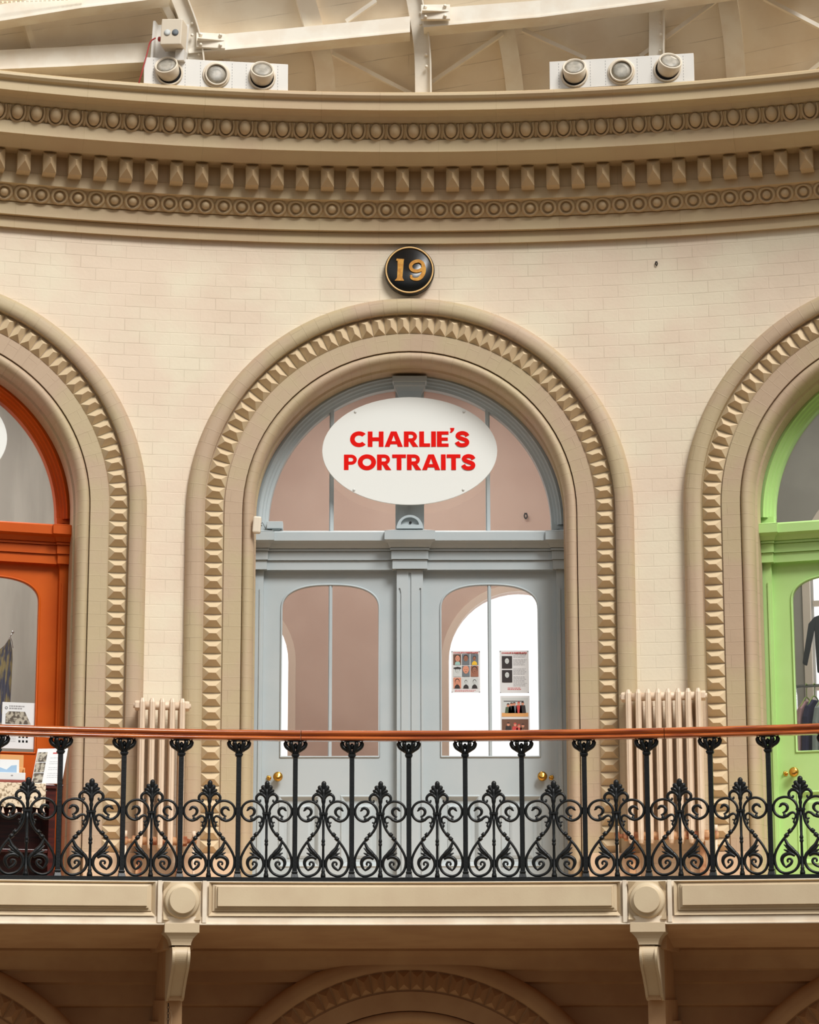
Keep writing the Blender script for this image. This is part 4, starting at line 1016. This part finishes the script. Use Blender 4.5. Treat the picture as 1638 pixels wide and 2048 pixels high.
def beam(mb, p0, p1, wv, dv):
    # box from p0 to p1, wv full width vector, dv full depth vector (away from the viewer)
    p0, p1, wv, dv = map(Vector, (p0, p1, wv, dv)); q = []
    for p in (p0, p1): q += [p-wv/2, p+wv/2, p+wv/2+dv, p-wv/2+dv]
    mb.add(q, [(0,1,5,4),(1,2,6,5),(2,3,7,6),(3,0,4,7),(0,3,2,1),(4,5,6,7)])
def girder(pts, label):
    # pts: (theta, r top, z top, r bottom, z bottom)
    pts = [(t, (a+c)/2, b+(a-c)*.195, (a+c)/2, d-(a-c)*.195) for t, a, b, c, d in pts]   # upright web plate
    mb = MB(); T = [RP(t, a, b) for t, a, b, c, d in pts]; Bt = [RP(t, c, d) for t, a, b, c, d in pts]
    k = len(pts); back = [Vector((sin(p[0]), cos(p[0]), 0)) for p in pts]
    sub = 6; TT, BB, DD = [], [], []
    for i in range(k-1):
        for s_ in range(sub + (1 if i == k-2 else 0)):
            t = s_/sub; TT.append(T[i].lerp(T[i+1], t)); BB.append(Bt[i].lerp(Bt[i+1], t)); DD.append(back[i].lerp(back[i+1], t))
    mb.grid([TT, BB], flip=True); mb.grid([[p+d*.16 for p, d in zip(TT, DD)], TT], flip=True); mb.grid([BB, [p+d*.16 for p, d in zip(BB, DD)]], flip=True)
    mb.grid([[p+d*.16 for p, d in zip(BB, DD)], [p+d*.16 for p, d in zip(TT, DD)]], flip=True)
    o = mb.build('roof_girder', M['iron_c'])
    mb = MB(); mb.grid([[p-Vector((0,0,.0))-d*.012 for p, d in zip(BB, DD)], [p+d*.20 for p, d in zip(BB, DD)]]); mb.grid([[p-Vector((0,0,.016))-d*.012 for p, d in zip(BB, DD)], [p-Vector((0,0,.016))+d*.20 for p, d in zip(BB, DD)]], flip=True); mb.grid([[p-d*.012 for p, d in zip(BB, DD)], [p-Vector((0,0,.016))-d*.012 for p, d in zip(BB, DD)]], flip=True)
    mb.build('flange', M['iron_c'], o); tag(o, label, 'girder', 'cream curved roof girders'); return o
girder([(-.42,.33,8.05,.24,7.92),(-.3005,.456,8.208,.357,8.079),(-.2487,.516,8.286,.414,8.153),(-.1962,.572,8.358,.469,8.224),(-.1700,.600,8.395,.500,8.265)], 'cream roof girder running left from the tall rib by the detector box')
girder([(-.1640,.620,8.420,.535,8.310),(-.1560,.628,8.431,.544,8.323),(-.0967,.688,8.509,.604,8.401),(.0007,.772,8.619,.689,8.511)], 'cream roof girder between the left rib and the middle rib')
girder([(.0110,.812,8.670,.716,8.545),(.0989,.845,8.714,.757,8.599),(.1782,.881,8.760,.800,8.655),(.30,.93,8.83,.84,8.71)], 'cream roof girder rising right from the middle rib to the frame edge')
girder([(-.42,.60,8.40,.52,8.29),(-.3040,.705,8.530,.620,8.420),(-.2470,.825,8.680,.738,8.570),(-.18,.93,8.82,.84,8.70)], 'cream roof girder crossing the top left corner')
def rib(name, pts, w_, label, group, side=1, d=.12, flange=True):
    if flange: pts = [(t, .55+(a-.55)*.35, z+(a-.55)*.65*.39) for t, a, z in pts]   # main ribs stand nearly upright
    mb = MB(); P = crom([RP(*p) for p in pts], 5); t = pts[0][0]; X = Vector((cos(t), -sin(t), 0)); D = Vector((sin(t), cos(t), 0))
    L = [p - X*w_/2 for p in P]; Rr = [p + X*w_/2 for p in P]
    mb.grid([L, Rr], flip=True); mb.grid([[p+D*d for p in L], L], flip=True); mb.grid([Rr, [p+D*d for p in Rr]], flip=True)
    o = mb.build(name, M['iron_c'])
    if flange:
        mb = MB(); F0 = [p + X*side*(w_/2) for p in P]
        a, b_, c_, d_ = F0, [p-D*.05 for p in F0], [p-D*.05+X*side*.014 for p in F0], [p+X*side*.014 for p in F0]
        mb.grid([a, b_]); mb.grid([b_, c_]); mb.grid([c_, d_]); mb.build('flange', M['iron_c'], o)
        for k_ in (.35, .55):
            pt = P[int(len(P)*k_)]
            for dd in (0, .11):
                mb = MB(); mb.sphere(pt + X*side*(w_/2-.028) - D*.01 - Vector((0,0,dd)), .014); mb.build('bolt', M['iron_c'], o)
    tag(o, label, 'rib', group)
rib('roof_rib', [(-.1800,1.02,8.82),(-.1735,.92,8.681),(-.1635,.733,8.438),(-.1590,.568,8.224),(-.158,.45,8.05),(-.157,.30,7.88)], .135, 'tall curved cream roof rib behind the red-cabled detector box', 'main roof ribs')
rib('roof_rib', [(-.001,1.05,8.85),(.0030,.963,8.737),(.0090,.687,8.378),(.0100,.417,8.027),(.010,.30,7.88)], .135, 'tall cream roof rib above the middle arch', 'main roof ribs')
rib('roof_rib', [(.1855,1.0,8.79),(.1850,.912,8.67),(.1842,.72,8.421),(.1832,.567,8.223),(.183,.36,7.95),(.183,.30,7.88)], .130, 'tall cream roof rib behind the right spotlight panel', 'main roof ribs')
SEC = [([(-.2870,.60,8.62),(-.2829,.507,8.495),(-.2751,.355,8.297),(-.272,.25,8.16)], .055, 'slim cream rafter at the far left of the roof'),
 ([(-.1870,.76,8.83),(-.1846,.684,8.726),(-.1763,.578,8.587),(-.172,.50,8.48)], .075, 'slim cream rafter just left of the detector rib'),
 ([(-.0800,.80,8.88),(-.0775,.725,8.778),(-.0642,.406,8.363),(-.0610,.204,8.101),(-.060,.10,7.96)], .175, 'broad cream rafter between the left and middle ribs'),
 ([(.0716,.571,8.579),(.0754,.388,8.340),(.0776,.211,8.110),(.078,.10,7.96)], .160, 'broad cream rafter right of the middle rib'),
 ([(.2374,.72,8.77),(.2374,.647,8.677),(.2388,.424,8.387),(.2385,.213,8.113),(.2385,.10,7.96)], .170, 'broad cream rafter near the right edge'),
 ([(-.138,.46,8.43),(-.1363,.414,8.374),(-.1341,.358,8.302),(-.132,.30,8.22)], .060, 'short cream rafter under the girder above the left spotlight panel')]
for pts, w_, lab in SEC: rib('roof_rafter', pts, w_, lab, 'cream roof rafters', d=.10, flange=False)
DG = [((-.0569,.466,8.389),(.0020,.235,8.09),'diagonal brace falling right to the foot of the middle rib'),
 ((.0168,.305,8.18),(.0700,.572,8.528),'diagonal brace rising right from the foot of the middle rib'),
 ((.0847,.590,8.551),(.1308,.412,8.320),'diagonal brace falling right behind the right spotlight panel'),
 ((.1705,.406,8.312),(.2293,.683,8.672),'diagonal brace rising right of the right main rib'),
 ((.2650,.67,8.655),(.3060,.462,8.385),'diagonal brace falling at the top right corner'),
 ((-.0473,.644,8.621),(-.0249,.762,8.775),'short diagonal brace at the top, left of the middle rib'),
 ((.2804,.184,8.023),(.3040,.30,8.17),'short diagonal brace rising at the right edge above the cornice')]
for p0_, p1_, lab in DG:
    mb = MB(); a_, b_ = RP(*p0_), RP(*p1_); dr_ = (b_-a_).normalized(); D = Vector((0,1,0)); wv = dr_.cross(D).normalized()*.036
    beam(mb, a_, b_, wv, (0,.04,0)); tag(mb.build('roof_brace', M['iron_c']), 'cream ' + lab, 'brace', 'cream diagonal roof braces')
# bolted bracket plates where girders meet ribs
for t, r_, z, lab in ((-.1480,.635,8.385,'bolted plate joining the girder to the left roof rib'), (.0200,.830,8.625,'bolted plate joining the girder to the middle roof rib')):
    e = empty('joint_plate', Matrix.Translation(RP(t, r_, z)) @ Matrix.Rotation(-t, 4, 'Z')); tag(e, 'cream ' + lab, 'bracket', 'bolted roof plates')
    mb = MB(); mb.box(-.13, .13, -.01, .03, -.065, .075); mb.build('plate', M['iron_c'], e, bevel=.004)
    mb = MB(); mb.add([(-.12,-.012,-.012),(.12,-.012,.008),(.12,-.012,.020),(-.12,-.012,.004),(-.12,-.07,-.006),(-.12,-.07,.004)], [(0,1,2,3),(0,4,1),(3,2,5),(4,5,2,1),(0,3,5,4)]); mb.build('fin', M['iron_c'], e)
    for x, zz in ((-.09,.05),(-.09,-.045),(.085,.055),(.085,-.04)):
        mb = MB(); mb.lathe([(.017,0),(.017,.012),(.012,.016),(.012,.026),(0,.028)], (x,-.01,zz), (0,-1,0), 8); mb.build('bolt', M['iron_c'], e)
# string of tiny lights at the top left
e = empty('string_light', Matrix.Translation(RP(-.30,.74,8.56))); tag(e, 'string of tiny warm lights along the girder in the top left corner', 'string light'); iv = e.matrix_basis.inverted()
P = [RP(-.306+.0032*k, .760+.0030*k, 8.527+.0046*k) for k in range(20)]
mb = MB(); mb.tube(P, .003, 5); mb.build('wire', M['ivory'], e, iv); b0_ = None
for p in P[::1]:
    if b0_ is None: mb = MB(); mb.sphere((0,0,0), .007, n=8, m=5); b0_ = mb.build('bulb', M['bulb'], e, iv @ Matrix.Translation(p))
    else: place('bulb', b0_.data, e, iv @ Matrix.Translation(p))

# ------------------------------------------------------------------ spotlight panels, detector box
def spot_panel(u, z, wid, tilt, aims, label):
    e = empty('spotlight_panel', on_cyl(u, .80, z) @ Matrix.Rotation(tilt, 4, 'Y')); tag(e, label, 'light fixture', 'white triple spotlight panels on the cornice')
    H = .262; mb = MB(); mb.box(-wid/2, wid/2, 0, .10, -H/2, H/2); mb.build('housing', M['whitep'], e, bevel=.003)
    for k, (x, aim) in enumerate(zip((-.415, .0, .405), aims)):
        c = (x, -.002, -.005)
        for xx in (x-.14, x+.14):
            mb = MB()
            for q in range(9): mb.box(xx-.002, xx+.002, -.001, .0, -H/2+.012+q*.027, -H/2+.026+q*.027)
            mb.build('perforation', M['ink'], e)
        mb = MB(); mb.lathe([(.120,0),(.122,.008),(.112,.014),(.104,.010),(.104,.0)], c, (0,-1,0), 40, closed=True); ring = mb.build('bezel', M['ivory'], e)
        mb = MB(); mb.lathe([(.104,0),(.104,.002),(0,.003)], c, (0,-1,0), 32); mb.build('recess', M['dark'], ring)
        a = Vector(aim).normalized(); st = Vector((x, .045, -.005)); ln = .118 if k != 1 else .075
        mb = MB(); mb.lathe([(.092,0),(.100,.02),(.104,ln),(.099,ln+.006),(.090,ln+.004),(.088,ln-.012)], st, a, 36); dr_ = mb.build('lamp', M['ivory'], e)
        mb = MB(); mb.lathe([(.089,ln-.010),(.05,ln-.006),(0,ln-.005)], st, a, 28); mb.build('lens', M['lens'], dr_)
spot_panel(-1.829, 8.007, 1.275, -.003, [(-.30,-1,.50),(.02,-1,-.02),(-.03,-1,.50)], 'white triple spotlight panel on the cornice below the detector box')
spot_panel(2.012, 8.022, 1.275, .000, [(.03,-1,.50),(.02,-1,.02),(.32,-1,.55)], 'white triple spotlight panel on the cornice at the right')
e = empty('detector_box', on_cyl(-2.27, .92, 8.33) @ Matrix.Rotation(rad(-20), 4, 'Z') @ Matrix.Rotation(rad(3), 4, 'Y')); tag(e, 'cream detector box with two round windows above the left spotlight panel', 'detector')
mb = MB(); mb.box(-.095, .095, -.005, .17, -.115, .125); mb.build('casing', M['ivory'], e, bevel=.008)
for x, m_, nm in ((-.035, M['palegrey'], 'pale_lens'), (.038, M['bluegrey'], 'dark_lens')): mb = MB(); mb.lathe([(.030,0),(.030,.003),(0,.004)], (x,-.005,-.005), (0,-1,0), 24); mb.build(nm, m_, e)
mb = MB(); mb.box(-.21, -.19, .12, .30, -.24, .16); mb.box(-.21, .10, .19, .20, -.22, .15); mb.box(.02,.10,.10,.20,-.22,-.12); mb.build('mounting_plate', M['whitep'], e)
mb = MB(); mb.lathe([(.022,0),(.022,.04),(.016,.045)], (-.095,.08,-.03), (-1,0,0), 12); mb.build('plug', M['redc'], e)
mb = MB(); P = crom([B(-2.41,.84,8.30),B(-2.46,.83,8.26),B(-2.49,.83,8.14),B(-2.53,.83,7.98),B(-2.56,.80,7.86),B(-2.56,.70,7.80)], 6); mb.tube(P, .0065, 6)
tag(mb.build('red_cable', M['redc']), 'red cable hanging from the detector box to the cornice', 'cable')
